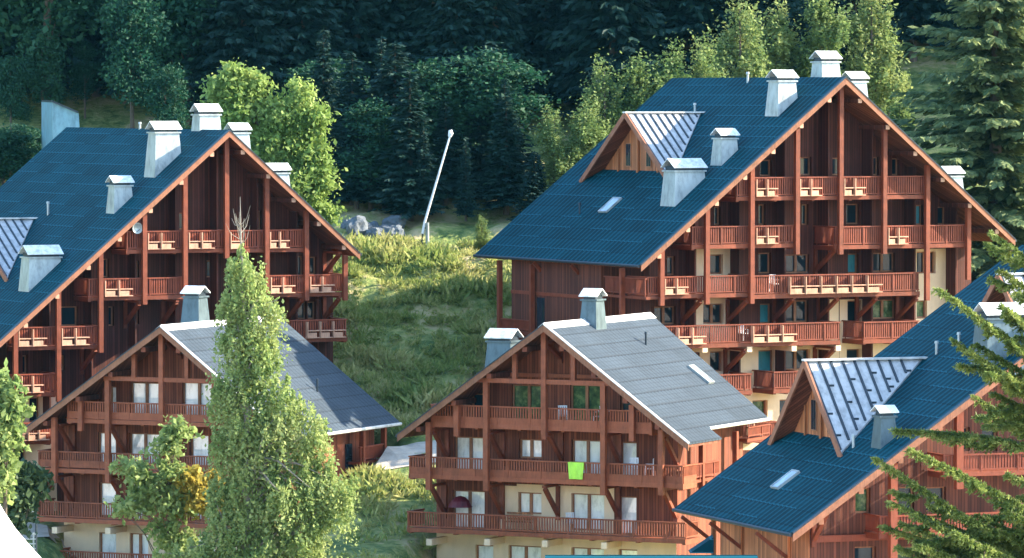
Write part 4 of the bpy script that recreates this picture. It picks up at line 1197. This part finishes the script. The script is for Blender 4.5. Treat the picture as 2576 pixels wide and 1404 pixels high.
for i in range(9):
    px_ = -70 + i * 24 + rnd.uniform(-8, 8); Y = 320 + rnd.random() * 8
    H = top_h(px_, 330 + rnd.uniform(-50, 25), Y)
    cr, tr = wod[i % 2]
    plant('forest_tree', cr, tr, ground_at(px_, Y), rnd.random() * 6.28, H / 17.0 * 1.9, 'low shaded broadleaf tree of the thicket beside the blue grey shed', 'tree', 'thicket beside the blue grey shed', H / 17.0)
# farther forest: one dark mass
mb = MB(); r = np.random.RandomState(3)
cc, aa, bb = [], [], []
srcs = []
for cr, tr in (con[0], wod[0], con[1]):
    co = np.empty(len(cr.vertices) * 3); cr.vertices.foreach_get('co', co); srcs.append(co.reshape(-1, 4, 3)[::3])
parts = []
for i in range(95):
    Y = 352 + (i % 5) * 11 + r.rand() * 9; x = (-0.13 + 0.26 * ((i // 5) / 18.0)) * Y + r.normal() * 1.5
    H = 15 + r.rand() * 9; a = r.rand() * 6.28
    q = srcs[i % 3] * (np.array([H / 17, H / 17, H / 20]) if i % 3 != 1 else np.array([H / 16, H / 16, H / 17]))
    q = q.copy(); ca, sa = math.cos(a), math.sin(a)
    x_, y_ = q[..., 0] * ca - q[..., 1] * sa, q[..., 0] * sa + q[..., 1] * ca
    parts.append(np.stack([x_ + x, y_ + Y, q[..., 2] + gz(x, Y)], -1))
allq = np.concatenate(parts)
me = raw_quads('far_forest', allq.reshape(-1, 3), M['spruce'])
o = bpy.data.objects.new('far_forest', me); COL.objects.link(o)
tag(o, 'dark conifer forest filling the slope behind the front trees', 'forest', None, 'stuff')

# bright maple behind the left chalet
Ym = 300.0; G = ground_at(690, Ym)
def L3(px_, py_, dy=0.0): q = at(px_, py_, Ym) - G; return (q.x, dy, q.z)
k = Ym / FPX
def blob(px_, py_, rx, ry, dy=0): a = L3(px_, py_, dy); return (a[0], a[1], a[2], rx * k, rx * k * 0.9, ry * k)
bl = [blob(590, 205, 38, 38), blob(620, 250, 40, 55, .5), blob(560, 232, 45, 20), blob(640, 215, 24, 28), blob(590, 290, 50, 40), blob(755, 235, 30, 30), blob(715, 285, 55, 45), blob(770, 310, 45, 50), blob(690, 360, 65, 50),
      blob(780, 400, 52, 60), blob(740, 460, 70, 50), blob(800, 450, 38, 40), blob(760, 520, 50, 40), blob(815, 535, 30, 25), blob(660, 420, 60, 50), blob(680, 300, 40, 40)]
cr, tr = broadleaf('maple', bl, 640, 60, 0.20, M['maple'], M['bark'], ([(0, 0, -0.5), L3(690, 480), L3(685, 380), L3(640, 270), L3(600, 190)], [0.35, 0.28, 0.22, 0.12, 0.03]), 0.62, 0.2, 40, 41)
plant('maple_tree', cr, tr, G, 0, 1, 'bright sunlit maple with two leafy heads behind the upper left chalet', 'tree')

# tall birch in front of the left chalets
Yb = 238.0; G = ground_at(625, Yb)
def L3(px_, py_, dy=0.0): q = at(px_, py_, Yb) - G; return (q.x, dy, q.z)
k = Yb / FPX
bl = [blob(612, 600, 26, 30), blob(600, 655, 50, 40), blob(640, 690, 45, 45), blob(570, 670, 30, 18), blob(580, 740, 45, 40), blob(640, 770, 62, 50), blob(690, 770, 30, 30), blob(600, 830, 62, 50), blob(640, 880, 70, 60),
      blob(590, 940, 60, 60), blob(660, 960, 75, 50), blob(560, 1000, 48, 40), blob(720, 1000, 70, 50), blob(640, 1050, 95, 60), blob(770, 1060, 65, 50), blob(580, 1100, 60, 60), blob(700, 1130, 100, 60), blob(800, 1120, 50, 45),
      blob(600, 1200, 75, 70), blob(720, 1230, 110, 70), blob(820, 1210, 60, 30), blob(870, 1215, 45, 26), blob(840, 1260, 55, 35), blob(780, 1180, 60, 45), blob(560, 1250, 55, 55), blob(830, 1160, 45, 35), blob(600, 1310, 85, 70), blob(720, 1330, 100, 70), blob(800, 1290, 45, 40), blob(520, 1370, 80, 40), blob(660, 1400, 120, 50), blob(430, 1390, 60, 30)]
cr, tr = broadleaf('birch', bl, 820, 88, 0.125, M['birch'], M['birchbark'], ([(0, 0, -0.5), L3(624, 1300), L3(622, 1100), L3(618, 900), L3(612, 720), L3(606, 600), L3(604, 495)], [0.24, 0.22, 0.18, 0.13, 0.08, 0.045, 0.012]), 0.46, 0.9, 60, 42, 1.3)
t = plant('birch_tree', cr, tr, G, 0, 1, 'tall pale green birch with bare top twigs in front of the left chalets', 'tree')
mb = MB()
for i in range(16):
    z0 = 560 + rnd.random() * 60; x0 = 606 + rnd.uniform(-4, 6); x1 = x0 + rnd.uniform(-45, 45) * (0.4 + 0.6 * rnd.random()); y1 = z0 - rnd.uniform(20, 70)
    dy = rnd.uniform(-1, 1)
    mb.tube([L3(x0, z0), L3((x0 + x1) / 2 + (x1 - x0) * 0.15, (z0 + y1) / 2 + 6, dy * 0.5), L3(x1, y1, dy)], [0.022, 0.014, 0.006], 4)
mb.build('twigs', M['birchbark'], t)
# slim rowan with a yellowing side in front of the left facade
Yr = 243.0; G = ground_at(420, Yr)
def L3(px_, py_, dy=0.0): q = at(px_, py_, Yr) - G; return (q.x, dy, q.z)
k = Yr / FPX
bl = [blob(455, 1075, 32, 25), blob(430, 1110, 30, 30), blob(400, 1130, 25, 20), blob(330, 1165, 45, 18), blob(350, 1190, 40, 20), blob(380, 1230, 60, 20), blob(330, 1270, 55, 18), blob(430, 1180, 38, 30), blob(440, 1260, 45, 40), blob(420, 1330, 40, 40), blob(460, 1370, 55, 30)]
cr, tr = broadleaf('rowan', bl, 210, 34, 0.19, M['birch'], M['bark'], ([(0, 0, -0.5), L3(424, 1300), L3(430, 1180), L3(450, 1070)], [0.1, 0.08, 0.06, 0.02]), 0.42, 0.5, 30, 43)
t = plant('rowan_tree', cr, tr, G, 0, 1, 'slim rowan with yellowing leaves in front of the lower left facade', 'tree')
bl = [blob(480, 1200, 40, 20), blob(510, 1230, 35, 25), blob(480, 1270, 38, 22), blob(545, 1270, 18, 20), blob(540, 1195, 12, 20)]
cr2, _ = broadleaf('rowan_yellow', bl, 62, 34, 0.22, M['yellow'], M['bark'], ([(0, 0, 0), (0, 0, 1)], [0.05, 0.02]), 0.4, 0.5, 4, 44)
c = bpy.data.objects.new('yellow_foliage', cr2); COL.objects.link(c); c.parent = t; c['label'] = 'bright yellow leaves on the right side of the rowan'
# shrubs at the left edge
for (px0, Yl, bl0, n_, m_, lab, nm, sd) in (
        (10, 232, [(5, 960, 30, 40), (30, 1000, 35, 40), (10, 1060, 45, 40), (40, 1090, 20, 20), (15, 1130, 40, 35), (35, 1170, 20, 20), (0, 1010, 40, 60), (-20, 1200, 60, 60)], 95, 'birch', 'pale green broadleaf tree cut by the left frame edge below the upper chalet', 'broadleaf_tree', 45),
        (40, 236, [(20, 1190, 60, 35), (60, 1200, 40, 30), (100, 1215, 22, 18), (0, 1240, 60, 35), (50, 1250, 60, 25), (20, 1300, 60, 40)], 150, 'shrub', 'dark green shrub under the pale tree at the left frame edge', 'shrub', 46)):
    G = ground_at(px0, Yl)
    Yr = Yl; k = Yr / FPX
    def L3(px_, py_, dy=0.0, G=G, Yl=Yl): q = at(px_, py_, Yl) - G; return (q.x, dy, q.z)
    bl = [(*L3(a, b), rx * k, rx * k, ry * k) for a, b, rx, ry in bl0]
    topp = max(b[2] for b in bl)
    cr, tr = broadleaf(nm, bl, n_, 36, 0.26, M[m_], M['bark'], ([(0, 0, -0.5), (0, 0, topp * 0.5), (0.1, 0, topp)], [0.16, 0.12, 0.03]), 0.5, 0.4, 16, sd)
    plant(nm, cr, tr, G, 0, 1, lab, 'shrub' if nm == 'shrub' else 'tree')

# near spruce whose boughs reach in from the right
Ys = 150.0
xt = at(2745, 700, Ys).x
G = Vector((xt, Ys, gz(xt, Ys)))
k = Ys / FPX
r = np.random.RandomState(77)
C0, AX, AY = [], [], []
wood = MB()
def bough(p0, p1, sag, seed, thick=0.04, dens=1.0, tw=0.62):
    p0, p1 = np.array(p0), np.array(p1)
    L = np.linalg.norm(p1 - p0)
    pt = lambda t: p0 + (p1 - p0) * t + np.array([0, 0, -sag * math.sin(math.pi * t) * L + 0.05 * L * t * t])
    wood.tube([pt(t) for t in (0, 0.25, 0.5, 0.75, 1.0)], [thick, thick * 0.8, thick * 0.55, thick * 0.35, 0.008], 5)
    n = int(L * 20 * dens)
    for i in range(n):
        t = 0.12 + 0.88 * (i + r.rand()) / n
        p = pt(t); d = unit(pt(min(1, t + 0.03)) - pt(t - 0.03))
        for sg in (-1, 1):
            sdv = unit(np.cross(d, np.array([0, 0, 1.0]))) * sg
            ln = tw * (0.35 + 0.65 * r.rand()) * (1.2 - 0.75 * t)
            hang = -0.75 * r.rand()
            td = unit(d * 0.7 + sdv * 0.8 + np.array([0, 0, hang]))
            m = max(3, int(ln / 0.05))
            for j in range(m):
                q = p + td * ln * (j + 0.5) / m + np.array([0, 0, -0.10 * ((j + 0.5) / m) ** 2])
                for z in range(3):
                    ax = unit(td * 0.9 + r.normal(size=3) * 0.55) * (0.055 + 0.05 * r.rand())
                    ay = unit(np.cross(ax, r.normal(size=3))) * 0.026
                    C0.append(q + ax * 0.5); AX.append(ax); AY.append(ay)
def W(px_, py_, Y): q = at(px_, py_, Y) - G; return (q.x, q.y, q.z)
tips = [(2280, 1345, 151, .3, 0), (2350, 1330, 149, .35, 0), (2410, 1310, 148, .35, 0), (2310, 1395, 147.5, .25, 0), (2380, 1400, 151, .3, 0), (2450, 1370, 150, .3, 0), (2480, 1420, 149, .3, 0), (2540, 1300, 148, .3, 0), (2520, 1340, 151, .3, 0), (2455, 880, 149, .55, 0), (2500, 1000, 150, .4, 0), (2520, 780, 149, .6, 0), (2495, 598, 150, .75, -.02), (2362, 748, 148.5, .74, -.02), (2398, 872, 150, .6, .02),  (2250, 1105, 149, .12, -.05), 
        (2203, 1183, 148.5, .68, -.02), (2290, 1158, 147, .52, -.03),  (2240, 1290, 148.5, .4, -.02), (2225, 1350, 149, .35, -.02), (2300, 1320, 147.5, .4, -.02), (2370, 1290, 150, .4, 0), 
        (2260, 1400, 148.5, .3, 0), (2330, 1380, 150, .35, 0), (2400, 1360, 147, .4, 0), (2460, 1310, 149, .4, 0), (2500, 1270, 150.5, .4, 0),  (2450, 1010, 151, .45, .02), 
         (2520, 690, 151, .7, 0),  (2530, 860, 150, .6, 0), (2300, 1440, 150, .3, 0), (2400, 1430, 148, .3, 0), (2500, 1380, 149.5, .35, 0), (2540, 1050, 150, .4, 0), (2530, 1200, 151, .3, 0),  (2440, 900, 148.5, .6, 0), (2560, 1330, 149, .3, 0)]
main = [((2745, y + sl * (2745 - x) * 0.9), (x, y), Y, sag) for x, y, Y, sl, sag in tips]
for i, (a, b, Y, sag) in enumerate(main):
    p0 = W(a[0], a[1], Ys); p1 = W(b[0], b[1], Y)
    bough(p0, p1, sag, i)
    # secondary boughs
    for f in (0.45, 0.62, 0.78):
        if r.rand() < 0.8:
            q0 = np.array(p0) + (np.array(p1) - np.array(p0)) * f; q0[2] -= sag * math.sin(math.pi * f) * np.linalg.norm(np.array(p1) - np.array(p0))
            dd = unit(np.array(p1) - np.array(p0)); sd = np.array([-dd[1], dd[0], 0]) * (1 if r.rand() < 0.5 else -1)
            q1 = q0 + dd * 0.9 + sd * (0.7 + 0.5 * r.rand()) + np.array([0, 0, -0.55 * r.rand()])
            bough(q0, q1, 0.04, 100 + i, 0.02, 1.0, 0.4)
# the rest of the crown, out of the frame
for i in range(110):
    zf = i / 110.0; z = 3 + zf * 24; a = r.rand() * 6.28
    l = 6.3 * (1 - zf) + 0.4
    if math.cos(a) < 0.1 and zf < 0.74: continue
    bough((0, 0, z), (math.cos(a) * l, math.sin(a) * l, z - 0.15 * l), 0.03, 200 + i, 0.04, 0.35, 0.6)
t = empty('spruce_tree', G)
c = bpy.data.objects.new('crown', quads_mesh('near_crown', np.array(C0), np.array(AX), np.array(AY), M['spruce_near'])); COL.objects.link(c); c.parent = t
wood.tube([(0, 0, -0.5), (0, 0, 12), (0, 0, 28)], [0.34, 0.22, 0.03], 9)
wood.build('trunk', M['bark'], t)
tag(t, 'near dark spruce reaching in from the right with sunlit bough tips over the blue roof', 'tree')

# ------------------------------------------------------------------ wild herbs on the bank
r = np.random.RandomState(9)
cs = []
while len(cs) < 6500:
    x = r.uniform(-15, 3); y = r.uniform(236, 306)
    w = 1 - 0.75 * (y < 262)
    if r.rand() > w: continue
    cs.append((x, y)) if y > 258 or r.rand() < 0.5 else None
C0, AX, AY = [], [], []
patch = lambda x, y: math.sin(x * 0.55 + y * 0.31) + math.sin(y * 0.83 - x * 0.4 + 1.0) + 0.7 * math.sin(x * 1.7 + y * 1.1)
for (x, y) in cs:
    q = patch(x, y)
    if 266.3 < y < 272.2 and x > -8.4: continue
    if q < -0.9 and r.rand() < 0.8: continue
    z = gz(x, y); s = (0.20 + 0.5 * r.rand() ** 3) * (1.0 + 0.35 * max(0, q))
    n = 9 if s < 0.45 else 30
    for j in range(n):
        d = unit(np.array([r.normal() * 0.8, r.normal() * 0.8, 0.5 + r.rand()]))
        ax = d * s * (0.3 + 0.35 * r.rand())
        ay = unit(np.cross(ax, r.normal(size=3))) * s * 0.11
        C0.append(np.array([x, y, z]) + np.array([r.normal() * s * 0.45, r.normal() * s * 0.45, 0.02]) + ax); AX.append(ax); AY.append(ay)
for q in range(420):        # low bushes
    x = r.uniform(-15, 2); y = r.uniform(262, 304)
    if 265.5 < y < 273 and x > -9: continue
    z = gz(x, y); s = 0.35 + 0.6 * r.rand() ** 2
    for j in range(int(70 * s)):
        d = unit(r.normal(size=3) + np.array([0, 0, 0.5]))
        ax = unit(r.normal(size=3) + d * 0.5) * 0.13 * (0.6 + 0.8 * r.rand())
        ay = unit(np.cross(ax, r.normal(size=3))) * 0.07
        C0.append(np.array([x, y, z + 0.1]) + d * s * np.array([0.8, 0.8, 0.55]) * (0.5 + 0.5 * r.rand())); AX.append(ax); AY.append(ay)
o = bpy.data.objects.new('wild_herbs', quads_mesh('wild_herbs', np.array(C0), np.array(AX), np.array(AY), M['herb'])); COL.objects.link(o)
tag(o, 'rough sunlit grass and weeds covering the bank between the chalets', 'grass', None, 'stuff')

# ------------------------------------------------------------------ tracks, rocks, odds and ends
pts = [at(930 + 30 * i, 1120, 268.5 + 0.25 * i).to_2d() for i in range(-2, 9)]
drape('track', pts, 4.2, M['gravel'])
pts = [at(-110 + 38 * i, 1320, 265 + 0.7 * i).to_2d() for i in range(0, 7)]
drape('road', pts, 6.0, M['gravel'], 0.06)
def rock_mesh(seed, rx, ry, rz):
    import bmesh
    bm = bmesh.new(); bmesh.ops.create_icosphere(bm, subdivisions=3, radius=1)
    rr = random.Random(seed); ph = [rr.uniform(0, 6) for _ in range(6)]
    for v in bm.verts:
        c = v.co
        f = 1 + 0.18 * math.sin(c.x * 3 + ph[0]) * math.sin(c.y * 4 + ph[1]) + 0.12 * math.sin(c.z * 7 + ph[2]) * math.sin(c.x * 6 + ph[3]) + 0.06 * math.sin(c.y * 13 + ph[4])
        v.co = Vector((c.x * rx * f, c.y * ry * f, c.z * rz * f))
    me = bpy.data.meshes.new('rock'); bm.to_mesh(me); bm.free(); me.materials.append(M['rock']); return me
rk = [rock_mesh(i, 1, 0.9, 0.75) for i in range(3)]
for i in range(26):
    px_ = rnd.uniform(870, 1010); py_ = rnd.uniform(520, 610); Y = 316 - (py_ - 500) * 0.08
    o = bpy.data.objects.new('boulder', rk[i % 3]); COL.objects.link(o)
    p = ground_at(px_, Y); s = rnd.uniform(0.35, 0.9)
    o.location = p + Vector((0, 0, max(0, (at(px_, py_, Y).z - p.z)) * 0.0 + 0.1)); o.scale = (s, s, s); o.rotation_euler = (rnd.random(), rnd.random(), rnd.random() * 6)
    tag(o, 'grey boulder of the shaded heap beyond the bank, right of the left chalet eave', 'boulder', 'boulders of the shaded heap')
# blue grey gabled shed behind the left ridge
p0, p1, p2, p3 = at(132, 372, 316), at(132, 257, 316), at(198, 285, 316), at(215, 372, 316)
t = empty('shed', (p0.x, 316, gz(p0.x, 316)))
mb = MB(); o0 = t.location
pp = [Vector(q) - o0 for q in (p0, p3, p2, p1)]; pp[0].z = -1; pp[1].z = -1
dpt = Vector((-1.2, 5, 0))
mb.face(pp); mb.face([q + dpt for q in reversed(pp)])
for i in range(4): mb.face([pp[i], pp[i] + dpt, pp[(i + 1) % 4] + dpt, pp[(i + 1) % 4]])
mb.build('wall', mat('blue_grey_cladding', (0.16, 0.3, 0.36), 0.6, 0.1, zincf((0.17, 0.32, 0.40))), t)
a, b = pp[3], pp[2]
mb = MB(); off = Vector((0, -0.2, 0))
mb.hexa([a + off, b + off, b + dpt, a + dpt, a + off + Vector((0, 0, .12)), b + off + Vector((0, 0, .12)), b + dpt + Vector((0, 0, .12)), a + dpt + Vector((0, 0, .12))])
mb.build('roof', M['darkmetal'], t)
tag(t, 'blue grey shed with a slanting top behind the left chalet ridge', 'shed')
# white canopy, lower left corner
t = empty('canopy_tent', at(-60, 1500, 205))
o0 = t.location
prof = [(-130, 1150), (-60, 1205), (-20, 1248), (5, 1290), (32, 1330), (62, 1366), (100, 1408), (150, 1462)]
mb = MB(); rows = [at(a, b, 205) - o0 for a, b in prof]
zg = gz(o0.x, 205) - o0.z
for a, b in zip(rows, rows[1:]):
    for y0, y1 in ((-3.0, -1.5), (-1.5, 0.0), (0.0, 1.5), (1.5, 3.0)):
        f = lambda p, y: p + Vector((-0.02 * y * y, y, -0.05 * y * y))
        mb.face([f(a, y0), f(b, y0), f(b, y1), f(a, y1)])
    mb.face([Vector((a.x - 0.18, -3.0, zg)), Vector((b.x - 0.18, -3.0, zg)), b + Vector((-0.18, -3.0, -0.45)), a + Vector((-0.18, -3.0, -0.45))])
c = mb.build('canopy', M['canvas'], t)
for p in c.data.polygons: p.use_smooth = False
mb = MB(); q = rows[-1]; mb.tube([(q.x - 0.1, 0.5, gz(o0.x + q.x, 205) - o0.z), (q.x - 0.1, 0.5, q.z - 0.08)], [0.05, 0.05], 8); mb.build('pole', M['zinc'], t)
tag(t, 'white canvas canopy filling the lower left corner', 'canopy')
# pole and railing by the road
q = at(91, 1404, 244); G = Vector((q.x, 244, gz(q.x, 244)))
t = empty('lamp_post', G)
mb = MB(); zt = at(91, 1286, 244).z - G.z; mb.tube([(0, 0, -0.3), (0, 0, zt)], [0.07, 0.05], 8); mb.build('pole', M['darkmetal'], t)
mb = MB(); mb.box(-0.25, 0.05, -0.06, 0.06, zt - 0.02, zt + 0.07); mb.build('lamp', M['zinc'], t)
tag(t, 'dark thin post beside the pale road at the lower left', 'lamp post')
t = empty('guard_rail', at(70, 1400, 243))
mb = MB()
o0 = t.location
for py_ in (1344, 1356, 1368, 1380): 
    a, b = at(36, py_, 243) - o0, at(90, py_, 243) - o0
    mb.box(a.x, b.x, -0.03, 0.03, a.z - 0.03, a.z + 0.03)
mb.build('bars', M['zinc'], t)
for px_ in (40, 84):
    a = at(px_, 1340, 243) - o0; mb = MB(); mb.box(a.x - 0.04, a.x + 0.04, 0.031, 0.1, -3.0, a.z); mb.build('post', M['zinc'], t)
tag(t, 'grey barred railing under the pale road, left of the lower left chalet', 'railing')
# low blue roof at the bottom edge
t = empty('low_shed', at(1640, 1470, 214)); o0 = t.location
a, b = at(1372, 1401, 214) - o0, at(1905, 1391, 214) - o0
z = (a.z + b.z) / 2
mb = MB(); mb.hexa([(a.x - .2, -2.5, z - 1.3), (b.x + .2, -2.5, z - 1.3), (b.x, 0, z - 0.12), (a.x, 0, z - 0.12), (a.x - .2, -2.5, z - 1.2), (b.x + .2, -2.5, z - 1.2), (b.x, 0, z), (a.x, 0, z)])
mb.hexa([(a.x, 0, z - 0.12), (b.x, 0, z - 0.12), (b.x + .2, 2.5, z - 1.3), (a.x - .2, 2.5, z - 1.3), (a.x, 0, z), (b.x, 0, z), (b.x + .2, 2.5, z - 1.2), (a.x - .2, 2.5, z - 1.2)])
mb.build('roof', M['roof_blue'], t)
mb = MB(); zg = gz(o0.x, 214) - o0.z; mb.box(a.x + 0.4, b.x - 0.4, -2, 2, zg - 0.5, z - 1.25); mb.build('wall', M['boards_warm'], t)
mb = MB(); q0, q1, q2 = at(1735, 1392, 216) - o0, at(1795, 1392, 216) - o0, at(1795, 1352, 216) - o0
mb.face([q0, q1, q2]); mb.face([q0 + Vector((0, 1.5, 0)), q2 + Vector((0, 1.5, 0)), q1 + Vector((0, 1.5, 0))])
for u, v in ((q0, q2), (q2, q1), (q1, q0)): mb.face([u, v, v + Vector((0, 1.5, 0)), u + Vector((0, 1.5, 0))])
mb.build('lean_to_roof', M['roof_blue'], t)
tag(t, 'low shed with a dark blue roof along the bottom edge, before the middle chalet', 'shed')

# ------------------------------------------------------------------ mountain air
mb = MB(); mb.box(-960, 960, -360, 1160, -2.6, 385)
hz = mb.build('haze', None)
hz.data.materials.clear()
hm = bpy.data.materials.new('mountain_air'); hm.use_nodes = True
hn = hm.node_tree.nodes; hn.remove(hn['Principled BSDF'])
pv = hn.new('ShaderNodeVolumePrincipled'); pv.inputs['Color'].default_value = (0.15, 0.6, 0.95, 1); pv.inputs['Density'].default_value = 0.00002; pv.inputs['Anisotropy'].default_value = 0.0
hm.node_tree.links.new(pv.outputs[0], hn['Material Output'].inputs['Volume'])
hz.data.materials.append(hm)
tag(hz, None, None, None, 'stuff')
